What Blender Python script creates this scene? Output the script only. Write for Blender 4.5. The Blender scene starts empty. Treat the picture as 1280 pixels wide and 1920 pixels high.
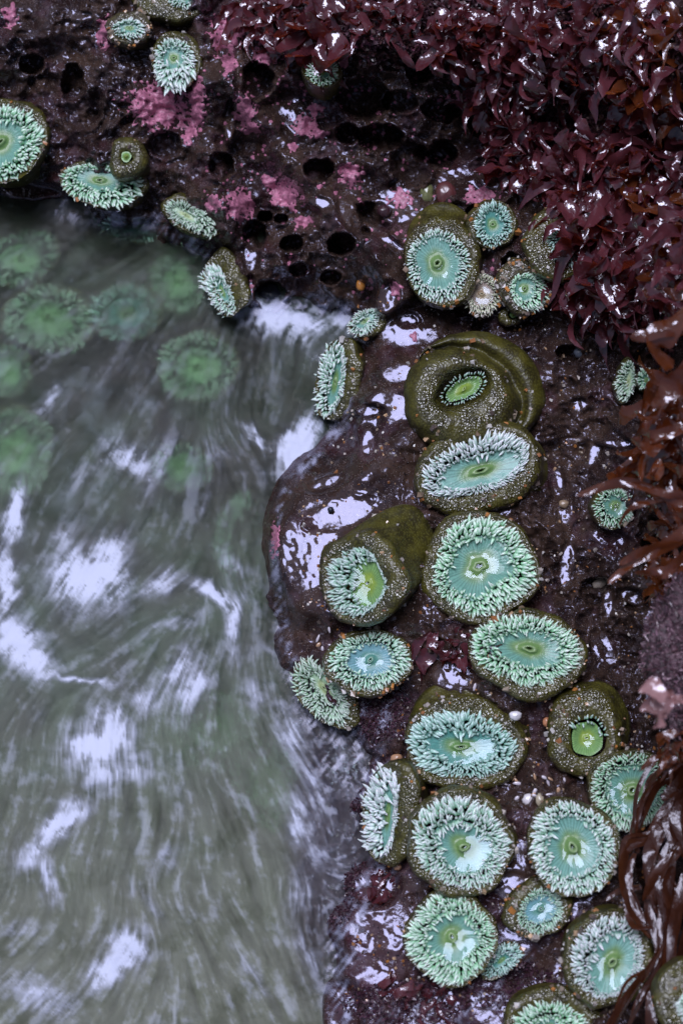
import bpy, math, random
import numpy as np
from mathutils import Matrix, Vector

# ------------------------------------------------------------------ camera, sky, sun, exposure
PITCH = math.radians(72.0)
D = 2.5                      # camera distance to the middle of the scene, metres
M = 0.0007                   # metres per photograph pixel at that distance
sp, cp = math.sin(PITCH), math.cos(PITCH)
FX = np.array([1.0, 0.0, 0.0]); FY = np.array([0.0, sp, cp]); FZ = np.array([0.0, -cp, sp])
RW = np.stack([FX, FY, FZ], axis=1)          # view-aligned axes -> world

scn = bpy.context.scene
COL = scn.collection
cam = bpy.data.cameras.new('camera'); camo = bpy.data.objects.new('camera', cam); COL.objects.link(camo)
camo.matrix_world = Matrix(((FX[0], FY[0], FZ[0], FZ[0]*D), (FX[1], FY[1], FZ[1], FZ[1]*D), (FX[2], FY[2], FZ[2], FZ[2]*D), (0, 0, 0, 1)))
cam.sensor_fit = 'HORIZONTAL'; cam.sensor_width = 24.0
cam.lens = 24.0*D/(1280*M)
cam.clip_start = 0.05; cam.clip_end = 200
cam.dof.use_dof = True; cam.dof.focus_distance = D-0.10; cam.dof.aperture_fstop = 3.2
scn.camera = camo

LF = np.array([-0.14, 0.49, 0.86]); LF /= np.linalg.norm(LF)
LWD = RW @ LF
wd = bpy.data.worlds.new('World'); scn.world = wd; wd.use_nodes = True
nt = wd.node_tree; bgn = nt.nodes['Background']
sky = nt.nodes.new('ShaderNodeTexSky'); sky.sky_type = 'NISHITA'; sky.sun_disc = False
sky.sun_elevation = math.asin(LWD[2]); sky.sun_rotation = math.atan2(LWD[0], LWD[1])
sky.dust_density = 4.0; sky.ozone_density = 1.0; sky.air_density = 1.0
nt.links.new(sky.outputs[0], bgn.inputs[0]); bgn.inputs[1].default_value = 0.028
sun = bpy.data.lights.new('sun', 'SUN'); suno = bpy.data.objects.new('sun', sun); COL.objects.link(suno)
sun.energy = 1.5; sun.angle = math.radians(32); sun.color = (0.76, 0.79, 1.0)
suno.rotation_euler = Vector(LWD.tolist()).to_track_quat('Z', 'Y').to_euler()
scn.view_settings.view_transform = 'Standard'; scn.view_settings.look = 'None'
scn.view_settings.gamma = 1; scn.view_settings.use_curve_mapping = False
scn.view_settings.exposure = 1.2
scn.render.engine = 'CYCLES'
scn.cycles.use_denoising = True
scn.cycles.max_bounces = 6; scn.cycles.transparent_max_bounces = 8
scn.cycles.sample_clamp_indirect = 3.0
scn.cycles.caustics_reflective = False

rng = np.random.default_rng(7)
random.seed(7)

# ------------------------------------------------------------------ noise and small helpers
_perm = np.random.default_rng(3).permutation(1024)
_ga = np.random.default_rng(4).uniform(0, 2*np.pi, 1024)
def pn(x, y, seed=0):
    x = np.asarray(x, float)+seed*17.31; y = np.asarray(y, float)-seed*9.77
    xi = np.floor(x).astype(int); yi = np.floor(y).astype(int); xf = x-xi; yf = y-yi
    def g(i, j):
        h = _perm[(_perm[(xi+i) & 1023]+(yi+j)) & 1023]; a = _ga[h]
        return np.cos(a)*(xf-i)+np.sin(a)*(yf-j)
    u = xf*xf*xf*(xf*(xf*6-15)+10); v = yf*yf*yf*(yf*(yf*6-15)+10)
    a = g(0, 0)*(1-u)+g(1, 0)*u; b = g(0, 1)*(1-u)+g(1, 1)*u
    return (a*(1-v)+b*v)*1.5
def fbm(x, y, o=4, seed=0, g=0.5):
    r = 0; a = 1.0; f = 1.0
    for k in range(o):
        r = r+a*pn(x*f, y*f, seed+k*3); a *= g; f *= 2.03
    return r
def sm(a, b, x):
    t = np.clip((x-a)/(b-a), 0, 1); return t*t*(3-2*t)
def seg_dist(u, v, pts):
    d = np.full(np.shape(u), 1e9)
    for (x0, y0), (x1, y1) in zip(pts[:-1], pts[1:]):
        dx, dy = x1-x0, y1-y0; L = dx*dx+dy*dy+1e-9
        t = np.clip(((u-x0)*dx+(v-y0)*dy)/L, 0, 1)
        d = np.minimum(d, np.hypot(u-x0-t*dx, v-y0-t*dy))
    return d
def inside(u, v, pts):
    r = np.zeros(np.shape(u), bool); n = len(pts)
    for i in range(n):
        x0, y0 = pts[i]; x1, y1 = pts[(i+1) % n]
        if y0 == y1: continue
        c = (y0 > v) != (y1 > v)
        r ^= c & (u < (x1-x0)*(v-y0)/(y1-y0)+x0)
    return r
def ell(u, v, cu, cv, a, b, rot=0):
    r = math.radians(rot); c, s = math.cos(r), math.sin(r)
    du = u-cu; dv = v-cv
    return np.hypot((du*c+dv*s)/a, (-du*s+dv*c)/b)
def unproj(u, v, Z):                          # photograph pixel + depth -> view-aligned metres
    q = (D-Z)/D
    return np.stack([(u-640)*M*q, (960-v)*M*q, Z+0*u], axis=-1)
def to_world(P): return P @ RW.T
TAN = cp/sp
def water_z(v):                               # depth of the level water surface at image row v
    k = TAN*(960-v)*M
    return -k/(1-k/D)

def mesh_obj(name, V, F, mat, parent=None, root=None, smooth=True, col=None, attrs=None):
    me = bpy.data.meshes.new(name)
    V = np.asarray(V, float)
    if root is not None: V = V-np.asarray(root)
    if isinstance(F, np.ndarray):
        nf, k = F.shape
        me.vertices.add(len(V)); me.vertices.foreach_set('co', V.ravel())
        me.loops.add(nf*k); me.loops.foreach_set('vertex_index', F.ravel().astype(np.int32))
        me.polygons.add(nf); me.polygons.foreach_set('loop_start', np.arange(0, nf*k, k, dtype=np.int32))
        me.polygons.foreach_set('loop_total', np.full(nf, k, dtype=np.int32))
        me.update(calc_edges=True)
    else:
        me.from_pydata(V.tolist(), [], F); me.update()
    me.polygons.foreach_set('use_smooth', np.full(len(me.polygons), smooth))
    if col is not None:
        a = me.color_attributes.new('Col', 'FLOAT_COLOR', 'POINT')
        c = np.ones((len(V), 4)); c[:, :3] = col; a.data.foreach_set('color', c.ravel())
    for k2, val in (attrs or {}).items():
        a = me.attributes.new(k2, 'FLOAT', 'POINT'); a.data.foreach_set('value', np.asarray(val, float).ravel())
    me.materials.append(mat)
    o = bpy.data.objects.new(name, me); COL.objects.link(o)
    if parent is not None: o.parent = parent
    return o
def tag(o, label=None, cat=None, group=None, kind=None):
    if label: o['label'] = label
    if cat: o['category'] = cat
    if group: o['group'] = group
    if kind: o['kind'] = kind
    return o
def empty(name, loc):
    o = bpy.data.objects.new(name, None); COL.objects.link(o); o.location = Vector(list(map(float, loc)))
    o.empty_display_size = 0.01
    return o
def loft_faces(nr, na):                       # nr rings of na points, closed around
    i = np.arange(nr-1)[:, None]; j = np.arange(na)[None, :]; j2 = (j+1) % na
    return np.stack([i*na+j, i*na+j2, (i+1)*na+j2, (i+1)*na+j], axis=-1).reshape(-1, 4)
def grid_faces(nr, nc):
    i = np.arange(nr-1)[:, None]; j = np.arange(nc-1)[None, :]
    return np.stack([i*nc+j, (i+1)*nc+j, (i+1)*nc+j+1, i*nc+j+1], axis=-1).reshape(-1, 4)

# ------------------------------------------------------------------ materials
class NT:
    def __init__(s, name):
        s.m = bpy.data.materials.new(name); s.m.use_nodes = True; s.t = s.m.node_tree; s.t.nodes.clear()
        s.out = s.n('ShaderNodeOutputMaterial')
    def n(s, typ, **kw):
        x = s.t.nodes.new(typ)
        for k, v in kw.items(): setattr(x, k, v)
        return x
    def l(s, a, b): s.t.links.new(a, b)
    def put(s, sock, val):
        if hasattr(val, 'is_output'): s.l(val, sock)
        else: sock.default_value = val
    def math(s, op, a, b=0.0, clamp=False):
        x = s.n('ShaderNodeMath', operation=op, use_clamp=clamp); s.put(x.inputs[0], a); s.put(x.inputs[1], b); return x.outputs[0]
    def mix(s, f, a, b, blend='MIX'):
        x = s.n('ShaderNodeMix', data_type='RGBA', blend_type=blend)
        s.put(x.inputs[0], f)
        s.put(x.inputs[6], a if hasattr(a, 'is_output') else (*a, 1)); s.put(x.inputs[7], b if hasattr(b, 'is_output') else (*b, 1))
        return x.outputs[2]
    def ramp(s, f, lo, hi):
        x = s.n('ShaderNodeMapRange', interpolation_type='SMOOTHSTEP'); s.put(x.inputs[0], f); x.inputs[1].default_value = lo; x.inputs[2].default_value = hi
        return x.outputs[0]
    def coord(s, kind='Object'): return s.n('ShaderNodeTexCoord').outputs[kind]
    def noise(s, vec, scale, detail=4, rough=0.55, dist=0.0):
        x = s.n('ShaderNodeTexNoise'); s.l(vec, x.inputs['Vector']); x.inputs['Scale'].default_value = scale
        x.inputs['Detail'].default_value = detail; x.inputs['Roughness'].default_value = rough; x.inputs['Distortion'].default_value = dist
        return x.outputs[0]
    def voro(s, vec, scale, feature='F1', out=0):
        x = s.n('ShaderNodeTexVoronoi', feature=feature); s.l(vec, x.inputs['Vector']); x.inputs['Scale'].default_value = scale
        return x.outputs[out]
    def attr(s, name, fac=False):
        x = s.n('ShaderNodeAttribute', attribute_name=name); return x.outputs[2 if fac else 0]
    def bump(s, h, strength, dist, normal=None):
        x = s.n('ShaderNodeBump'); s.put(x.inputs['Strength'], strength); x.inputs['Distance'].default_value = dist; s.l(h, x.inputs['Height'])
        if normal is not None: s.l(normal, x.inputs['Normal'])
        return x.outputs[0]
    def pbsdf(s, color, rough=0.5, **kw):
        p = s.n('ShaderNodeBsdfPrincipled'); s.put(p.inputs['Base Color'], color if hasattr(color, 'is_output') else (*color, 1)); s.put(p.inputs['Roughness'], rough)
        for k, v in kw.items(): s.put(p.inputs[k.replace('_', ' ')], v)
        return p
    def done(s, sh): s.l(sh.outputs[0] if hasattr(sh, 'outputs') else sh, s.out.inputs[0]); return s.m

def mat_rock():
    t = NT('wet_rock'); c = t.coord()
    film = t.attr('film', True); pur = t.attr('purple', True); pit = t.attr('calm_relief', True)
    n1 = t.noise(c, 14, 5); n2 = t.noise(c, 60, 4); n3 = t.noise(c, 260, 3)
    base = t.mix(t.ramp(n1, .35, .65), (.050, .030, .022), (.020, .011, .010))
    base = t.mix(t.math('MULTIPLY', t.ramp(n2, .52, .72), .5), base, (.066, .048, .046))
    base = t.mix(pur, base, t.mix(t.ramp(n2, .4, .62), (.040, .011, .014), (.088, .050, .066)))
    sp1 = t.ramp(t.voro(c, 420), .26, .12)
    keep = t.ramp(t.noise(c, 90, 2), .40, .55)
    base = t.mix(t.math('MULTIPLY', t.math('MULTIPLY', sp1, keep), .75), base, t.mix(t.ramp(n3, .4, .6), (.30, .22, .20), (.45, .42, .42)))
    base = t.mix(t.ramp(n3, .58, .70), base, (.010, .008, .009))
    inv = t.math('SUBTRACT', 1.0, film, True)
    rel = t.math('MULTIPLY', inv, t.math('SUBTRACT', 1.0, t.math('MULTIPLY', pit, .72)))  # calm areas only weaken the bump relief
    b1 = t.bump(n2, t.math('MULTIPLY', rel, .55), .004)
    b2 = t.bump(n3, t.math('ADD', t.math('MULTIPLY', inv, .38), .03), .0016, b1)
    b3 = t.bump(sp1, t.math('MULTIPLY', inv, .5), .0007, b2)
    wet = t.math('MULTIPLY', t.ramp(t.noise(c, 42, 5, .65), .44, .52), .95)
    wet = t.math('MAXIMUM', wet, film)
    dry = t.math('SUBTRACT', 1.0, wet, True)
    rough = t.math('ADD', t.math('MULTIPLY', dry, .36), .05)
    p = t.pbsdf(base, rough, Normal=b3, Coat_Weight=t.math('MULTIPLY', wet, .15), Coat_Roughness=t.math('ADD', t.math('MULTIPLY', inv, .05), .02), Coat_IOR=1.40, Coat_Normal=b1)
    p.inputs['Specular Tint'].default_value = (.70, .71, 1.0, 1)  # lavender of the sky put into the tint of the reflections
    t.put(p.inputs['Specular IOR Level'], t.math('ADD', t.math('MULTIPLY', wet, .60), .10))
    return t.done(p)

def mat_column(name, c0, c1, grit=True):
    t = NT(name); c = t.coord(); rim = t.attr('rim', True)
    v = t.voro(c, 330); n = t.noise(c, 55, 3); n3 = t.noise(c, 420, 2)
    base = t.mix(t.ramp(n, .35, .65), c0, c1)
    base = t.mix(t.ramp(v, .15, .55), t.mix(.35, base, (.15, .145, .03)), base)
    patch = t.ramp(t.noise(c, 38, 3), .36, .54)
    rim = t.math('MULTIPLY', rim, patch)
    base = t.mix(t.math('MULTIPLY', rim, t.ramp(n3, .5, .75)), base, (.11, .10, .07))
    b = t.bump(v, t.math('ADD', t.math('MULTIPLY', rim, .75), .25), .0020)
    b2 = t.bump(n3, t.math('ADD', t.math('MULTIPLY', rim, .6), .12), .0010, b)
    p = t.pbsdf(base, t.math('SUBTRACT', .42, t.math('MULTIPLY', rim, .16)), Normal=b2, Coat_Weight=t.math('ADD', t.math('MULTIPLY', rim, .95), .03), Coat_Roughness=.05, Coat_IOR=1.7, Coat_Normal=b2)
    return t.done(p)

def mat_soft(name, rough=.32, coat=.5, bumpscale=500, bstr=.15, bdist=.0004, sss=.25, coat_r=.1):
    t = NT(name); c = t.coord(); col = t.attr('Col')
    n = t.noise(c, bumpscale, 2)
    p = t.pbsdf(t.mix(t.ramp(n, .3, .7), t.mix(.22, col, (.03, .12, .06)), col), rough, Normal=t.bump(n, bstr, bdist), Coat_Weight=coat, Coat_Roughness=coat_r)
    p.inputs['Subsurface Weight'].default_value = sss; p.inputs['Subsurface Radius'].default_value = (.5, 1, .6); p.inputs['Subsurface Scale'].default_value = .0025
    return t.done(p)

def mat_disc():
    t = NT('oral_disc_skin'); c = t.coord(); col = t.attr('Col'); fl = t.attr('pool', True)
    n = t.noise(c, 45, 3); n2 = t.noise(c, 300, 2)
    inv = t.math('SUBTRACT', 1.0, fl, True)
    b = t.bump(n, t.math('ADD', t.math('MULTIPLY', inv, .25), .12), .006)
    bb = t.bump(n2, t.math('MULTIPLY', inv, .4), .0006, b)
    p = t.pbsdf(t.mix(t.ramp(n2, .3, .7), t.mix(.2, col, (.03, .10, .07)), col), .35, Normal=bb, Coat_Weight=.3, Coat_Roughness=.05, Coat_IOR=1.35, Coat_Normal=b)
    p.inputs['Specular IOR Level'].default_value = .25
    return t.done(p)

def mat_weed(name, c0, c1, trans=(.35, .05, .02), gl=1.0):
    t = NT(name); c = t.coord(); oi = t.n('ShaderNodeObjectInfo').outputs['Random']
    n = t.noise(c, 90, 3); n2 = t.noise(c, 500, 2)
    base = t.mix(t.math('ADD', t.math('MULTIPLY', n, .6), t.math('MULTIPLY', oi, .5)), c0, c1)
    b = t.bump(t.noise(c, 220, 3), .35, .0012, t.bump(n, .5, .003)); b2 = t.bump(n2, .2, .0004, b)
    p = t.pbsdf(base, .10 if gl == 1 else .26, Normal=b, Coat_Weight=1.0*gl, Coat_Roughness=.05, Coat_IOR=1.6, Coat_Normal=b)
    p.inputs['Specular IOR Level'].default_value = .95*gl; p.inputs['Specular Tint'].default_value = (.88, .86, 1.0, 1)  # reflections tinted lavender in place of bluer sky light
    tr = t.n('ShaderNodeBsdfTranslucent'); tr.inputs[0].default_value = (*trans, 1)
    mx = t.n('ShaderNodeMixShader'); mx.inputs[0].default_value = .30; t.l(p.outputs[0], mx.inputs[1]); t.l(tr.outputs[0], mx.inputs[2])
    return t.done(mx)

def mat_simple(name, col, rough=.4, coat=.5, nscale=120, var=.5, b=.4, bd=.001, usecol=False):
    t = NT(name); c = t.coord(); n = t.noise(c, nscale, 4)
    src = t.attr('Col') if usecol else None
    base = t.mix(t.ramp(n, .3, .7), src, t.mix(var, src, (.02, .015, .015))) if usecol else t.mix(t.ramp(n, .3, .7), col, tuple(x*(1-var) for x in col))
    bp = t.bump(n, b, bd)
    p = t.pbsdf(base, rough, Normal=bp, Coat_Weight=coat, Coat_Roughness=.12, Coat_Normal=bp)
    return t.done(p)

def mat_water():
    t = NT('moving_water'); c = t.coord()
    foam_glare = t.attr('foam_glare', True); murk = t.attr('murk', True); col = t.attr('Col')
    n = t.noise(c, 35, 3)
    b = t.bump(n, .12, .004)
    p = t.pbsdf(t.mix(foam_glare, col, (.52, .555, .70)), .35, Normal=b, Specular_IOR_Level=.12)
    r = t.n('ShaderNodeBsdfRefraction'); r.inputs['Color'].default_value = (.80, .90, .82, 1); r.inputs['Roughness'].default_value = .55; r.inputs['IOR'].default_value = 1.2
    g = t.n('ShaderNodeBsdfGlossy'); g.inputs['Roughness'].default_value = .35; g.inputs['Color'].default_value = (1, 1, 1, 1); t.l(b, g.inputs['Normal'])
    fr = t.n('ShaderNodeFresnel'); fr.inputs[0].default_value = 1.13
    m0 = t.n('ShaderNodeMixShader'); t.l(fr.outputs[0], m0.inputs[0]); t.l(r.outputs[0], m0.inputs[1]); t.l(g.outputs[0], m0.inputs[2])
    m1 = t.n('ShaderNodeMixShader'); t.l(murk, m1.inputs[0]); t.l(m0.outputs[0], m1.inputs[1]); t.l(p.outputs[0], m1.inputs[2])
    return t.done(m1)

def mat_glass(name, rough=.03):
    t = NT(name); p = t.pbsdf((.95, .97, 1), rough, Transmission_Weight=1.0, IOR=1.33); return t.done(p)

def mat_puddle():
    t = NT('thin_clear_water'); tr = t.n('ShaderNodeBsdfTransparent'); tr.inputs[0].default_value = (.94, .98, .96, 1)
    g = t.n('ShaderNodeBsdfGlossy'); g.inputs['Roughness'].default_value = .03; g.inputs['Color'].default_value = (.80, .88, 1, 1)  # sky blue put into the reflection colour
    fr = t.n('ShaderNodeFresnel'); fr.inputs[0].default_value = 1.45
    m = t.n('ShaderNodeMixShader'); t.l(fr.outputs[0], m.inputs[0]); t.l(tr.outputs[0], m.inputs[1]); t.l(g.outputs[0], m.inputs[2]); return t.done(m)
M_PUDDLE = mat_puddle()
MR = mat_rock()
M_OLIVE = mat_column('olive_column', (.060, .053, .007), (.026, .022, .005))
M_GRITTY = mat_column('gritty_column', (.050, .038, .014), (.024, .018, .009))
M_TENT = mat_soft('mint_tentacles', .38, .35)
M_DISC = mat_disc()
M_WEED = mat_weed('red_seaweed', (.038, .006, .012), (.150, .044, .056))
M_WEEDB = mat_weed('brown_seaweed', (.050, .012, .006), (.14, .038, .012), (.60, .15, .03))
M_KELP = mat_weed('dark_kelp', (.020, .006, .004), (.070, .022, .010), (.3, .07, .01), .5)
M_WATER = mat_water()
M_DRIP = mat_glass('clear_water')
M_PINK = mat_simple('pink_coralline', (.56, .20, .31), .55, .35, 260, .55, .8, .0015)
M_TURF = mat_simple('turf', (.2, .1, .12), .4, .4, 200, .5, .4, .001, usecol=True)
M_GRIT = mat_simple('grit', (.5, .4, .3), .3, .6, 200, .2, .2, .0005, usecol=True)
M_MAUVE = mat_simple('mauve_crust', (.13, .065, .085), .5, .4, 160, .85, 1.0, .006)
M_STONE = mat_simple('blue_black_stone', (.018, .022, .034), .35, .6, 150, .4, .5, .001)
M_ORANGE = mat_simple('orange_shell', (.50, .20, .04), .35, .6, 150, .3, .3, .0008)

# ------------------------------------------------------------------ rock: one sheet, from the pool bed up the ledge and beyond the frame
WL = [(-4000, 360), (-200, 385), (60, 372), (150, 392), (230, 405), (300, 412), (360, 452), (410, 480), (440, 560), (470, 585), (560, 566), (640, 572), (690, 600),
      (665, 660), (650, 740), (640, 800), (590, 860), (545, 915), (518, 990), (520, 1080), (535, 1180), (545, 1240), (590, 1335), (650, 1365), (690, 1420), (700, 1480),
      (712, 1560), (722, 1640), (680, 1690), (645, 1760), (640, 1850), (650, 2000), (700, 4000)]
WPOLY = WL+[(-4000, 4000)]
def axis(a0, a1, step, far0, far1):
    mid = np.arange(a0, a1+step, step)
    def out(L):
        r = [step*1.5]; 
        while sum(r) < L: r.append(r[-1]*1.13)
        return np.cumsum(r)
    lo = a0-out(a0-far0)[::-1]; hi = mid[-1]+out(far1-mid[-1])
    return np.concatenate([lo, mid, hi])
US = axis(-30, 1310, 2.7, -3500, 4600); VS = axis(-30, 1950, 2.7, -3200, 4600)
U, V = np.meshgrid(US, VS)
PITS = [(788, 127, 26, 26, 1), (827, 205, 34, 22, .9), (683, 185, 46, 36, 1), (750, 190, 30, 20, .6), (829, 288, 25, 25, 1), (652, 250, 22, 19, 1), (712, 258, 42, 24, .9),
        (772, 305, 36, 38, .9), (700, 410, 40, 30, .9), (598, 318, 27, 20, .8), (547, 457, 20, 16, 1), (478, 440, 21, 26, 1), (497, 405, 14, 10, 1), (527, 410, 13, 9, .7),
        (640, 457, 24, 20, .9), (505, 550, 27, 24, .8), (415, 310, 22, 24, .7), (478, 150, 34, 30, .8), (137, 155, 20, 32, .8), (903, 235, 24, 20, .8),
        (1066, 662, 22, 14, .6), (765, 600, 24, 14, .7), (580, 985, 16, 12, .9), (1118, 1108, 30, 24, .6), (1240, 1040, 38, 34, .8), (1195, 1130, 22, 18, .6), (620, 520, 18, 14, .6),
        (560, 505, 16, 12, .6), (740, 345, 12, 10, .5), (890, 395, 16, 12, .5), (60, 120, 22, 18, .5), (310, 270, 30, 24, .4), (585, 590, 30, 16, .5), (960, 500, 20, 24, .7)]
FILMS = [(580, 1030, 68, 100, 10), (640, 965, 70, 28, -12), (775, 612, 74, 42, -20), (738, 762, 60, 32, 15), (690, 800, 20, 40, 20), (610, 905, 36, 14, -20), (690, 770, 30, 12, 0), (745, 700, 36, 22, 0), (690, 830, 16, 30, 0), (745, 385, 50, 42, 20),
         (548, 212, 24, 50, -15), (600, 380, 26, 12, 10), (655, 405, 18, 40, -30), (880, 345, 66, 30, 30), (925, 335, 30, 22, 0), (448, 130, 9, 60, 0), (1140, 1008, 40, 18, 15), (1218, 1160, 36, 22, 10), (1186, 1120, 30, 16, 20), (1140, 1130, 12, 30, 0), (1115, 845, 14, 34, 20), (1045, 905, 14, 30, 0), (1062, 1060, 16, 50, 10),
         (1165, 832, 46, 9, 5), (850, 1268, 48, 32, 0), (712, 1745, 84, 72, 20), (700, 1860, 66, 76, 10), (880, 1880, 90, 50, -10), (960, 1770, 40, 50, 0), (1060, 1840, 30, 60, 0), (800, 1900, 80, 50, -20), (640, 1900, 40, 60, 0), (750, 1660, 50, 26, -20), (965, 1625, 26, 60, 10), (960, 1665, 40, 30, 0), (1080, 1690, 40, 34, -30), (1250, 1760, 40, 40, 0), (640, 1440, 50, 60, 0), (700, 1660, 50, 40, 0), (930, 1900, 60, 40, 20), (1062, 575, 26, 9, -10), (1050, 590, 30, 10, 20), (830, 1880, 50, 30, 30), (470, 480, 16, 36, 0),
         (720, 445, 50, 10, 38), (1050, 1665, 40, 20, 10), (940, 960, 26, 16, -20), (1060, 960, 20, 30, 0), (1210, 640, 16, 10, 0), (1150, 970, 12, 20, 0), (470, 545, 8, 30, 0),
         (430, 230, 10, 40, 0), (655, 670, 26, 12, -30), (725, 560, 22, 34, 20), (1130, 1215, 22, 40, -20), (1085, 760, 18, 14, 0), (230, 395, 60, 14, 10), (60, 360, 60, 16, 0), (150, 30, 28, 10, 0)]
RIDGES = [([(375, -60), (378, 120), (392, 250), (430, 400), (445, 520)], 30, .042), ([(430, 150), (520, 270), (600, 370), (700, 470), (745, 560)], 34, .050),
          ([(196, -40), (200, 150), (206, 290)], 14, .006), ([(620, 60), (760, 88), (880, 95)], 18, .016), ([(690, 590), (668, 700), (640, 790), (560, 900)], 24, .016),
          ([(640, 1830), (660, 1740), (720, 1670), (790, 1640)], 16, .016)]
def terrain(U, V, detail=True):
    s = seg_dist(U, V, WL); s = np.where(inside(U, V, WPOLY), -s, s)
    s = s+(24-17*np.clip(1.6-ell(U, V, 590, 960, 150, 260), 0, 1))*fbm(U/70, V/70, 3, 5)*sm(-160, 0, s)
    d = np.where(s > 0, .085*(1-np.exp(-s/70))+s*.00006, -.16*(1-np.exp(s/170)))
    shelf = np.exp(-((U-600)/110)**2-((V-1560)/210)**2)            # shallow purple shelf at the pool's edge
    d = np.where(s < 0, d*(1-.72*shelf), d)
    d = d+.085*sm(330, 60, V)*sm(300, 700, U)                      # weedy bank, upper part
    d = d+.06*sm(420, 0, V)
    d = d+.12*sm(900, 1240, U)*sm(720, 300, V)
    d = d-.050*np.exp(-((U-1100)/90)**2-((V-900)/330)**2)          # dark channel right of the anemones
    d = d+.30*sm(1235, 1420, U)+.00025*np.clip(U-1420, 0, 900)
    d = d+.00020*np.clip(-60-V, 0, 900)
    d = d+.035*np.clip(1-ell(U, V, 600, 1000, 130, 200, -10)**2, 0, 1)+.03*np.clip(1-ell(U, V, 720, 760, 110, 190, 20)**2, 0, 1)
    d = d+.035*np.clip(1-ell(U, V, 745, 1790, 120, 150, 15)**2, 0, 1)
    smooth = np.clip(np.maximum(1.5-ell(U, V, 590, 1000, 150, 250, -10), 1.5-ell(U, V, 700, 790, 120, 200, 20)), 0, 1)
    up = sm(-60, 30, s)
    d = d+.040*fbm(U/230, V/230, 3, 11)*(.35+.65*up)
    for pts, w, h in RIDGES: d = d+h*np.exp(-(seg_dist(U, V, pts)/w)**2)
    film = np.zeros_like(U); 
    if detail:
        rg = 1-np.abs(fbm(U/58+.4*pn(U/90, V/90, 2), V/58, 4, 21))
        rough = (1-.8*smooth)*(1-.75*np.exp(-(seg_dist(U, V, RIDGES[1][0])/55)**2))*(.45+.9*sm(-.5, .5, fbm(U/110, V/110, 2, 150)))
        d = d+.022*(rg-.6)*up*rough+.0045*fbm(U/30, V/30, 3, 31)*rough*(.4+.6*up)+.0012*fbm(U/10, V/10, 2, 41)*(.2+.8*rough)
        turb = sm(560, 200, V)+sm(980, 1100, U)
        d = d+.010*fbm(U/34, V/34, 4, 51)*np.clip(turb, 0, 1)*up
        for k, (a, b, ra, rb, dep) in enumerate(PITS):
            m = (np.abs(U-a) < ra*2.2) & (np.abs(V-b) < rb*2.2)
            r = ell(U[m], V[m], a, b, ra*1.10, rb*1.12)*(1+.14*pn(U[m]/16, V[m]/16, k+60)+.06*pn(U[m]/6, V[m]/6, k+61))
            lip = .005*np.exp(-((r-1.10)/.12)**2)
            aa_ = np.arctan2(V[m]-b, U[m]-a); film[m] = np.maximum(film[m], sm(.10, .03, np.abs(r-1.15))*sm(-.05, .25, pn(np.cos(aa_)*1.3, np.sin(aa_)*1.3, k+5)+.25*pn(U[m]/7, V[m]/7, 8))*(dep > .65))
            d[m] = d[m]-.055*dep*sm(1.04, .76, r)+lip
        fl0 = sm(.20, .32, fbm(U/75, V/75, 3, 140)+.42*fbm(U/16, V/16, 3, 141)-.10*sm(300, 600, V)); film = np.maximum(film, fl0*up*(1-sm(860, 960, U)))
        n = fbm(U/22, V/22, 3, 77); ca, sa_ = math.cos(-.5), math.sin(-.5)
        n_run = fbm((U*ca+V*sa_)/60+.5*pn(U/80, V/80, 4), (-U*sa_+V*ca)/9, 3, 78)
        for k, (a, b, ra, rb, rot) in enumerate(FILMS):
            m = (np.abs(U-a) < 150) & (np.abs(V-b) < 150)
            r = ell(U[m], V[m], a, b, ra, rb, rot)
            f = sm(.16, .30, 1.0-r+.42*n[m]+.16*n_run[m]+.16*pn(U[m]/5, V[m]/7, 9)) if b < 1600 else sm(.15, .60, 1.0-r+.8*n_run[m])
            film[m] = np.maximum(film[m], f)
            # the film drains level-ish: replace the rough surface by a gentle tilted plane with ripples
            dd = d[m]; w = sm(1.25, .75, r)
            if w.sum() > 0:
                mean = (dd*w).sum()/w.sum()
                s_ = M
                plane = mean+.10*(U[m]-a)*s_+(-.045)*(V[m]-b)*s_+.00042*pn(U[m]/10, V[m]/10, 90+k)+.0009*pn(U[m]/40, V[m]/40, 91+k)
                d[m] = dd*(1-.92*w)+plane*.92*w
    return d, film, np.clip(smooth+.8*np.exp(-((U-1090)/110)**2-((V-900)/330)**2)+.5*np.exp(-(seg_dist(U, V, RIDGES[1][0])/40)**2), 0, 1)
dd, FILM, CALM = terrain(U, V)
ZG = water_z(V)+dd
def rock_z(u, v):
    i = np.clip(np.searchsorted(VS, v)-1, 0, len(VS)-2); j = np.clip(np.searchsorted(US, u)-1, 0, len(US)-2)
    fv = np.clip((v-VS[i])/(VS[i+1]-VS[i]), 0, 1); fu = np.clip((u-US[j])/(US[j+1]-US[j]), 0, 1)
    return (ZG[i, j]*(1-fu)+ZG[i, j+1]*fu)*(1-fv)+(ZG[i+1, j]*(1-fu)+ZG[i+1, j+1]*fu)*fv
def base_z(u, v, r=20):
    return float(np.mean([rock_z(u+r*math.cos(a), v+r*math.sin(a)) for a in np.linspace(0, 6.28, 9)]))
P = to_world(unproj(U.ravel(), V.ravel(), ZG.ravel()))
purple = np.clip(sm(.15, .5, fbm(U/90, V/90, 3, 101))*.45+np.exp(-((U-620)/120)**2-((V-1560)/260)**2)+.8*np.exp(-((U-900)/260)**2-((V-20)/60)**2)+.5*np.exp(-((U-800)/200)**2-((V-1850)/120)**2), 0, 1)
rock = mesh_obj('rock_ledge', P, grid_faces(len(VS), len(US))[:, ::1], MR, attrs={'film': FILM, 'purple': purple, 'calm_relief': CALM})
tag(rock, 'wet dark brown rock bank riddled with round borer holes', None, None, 'structure')

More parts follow.
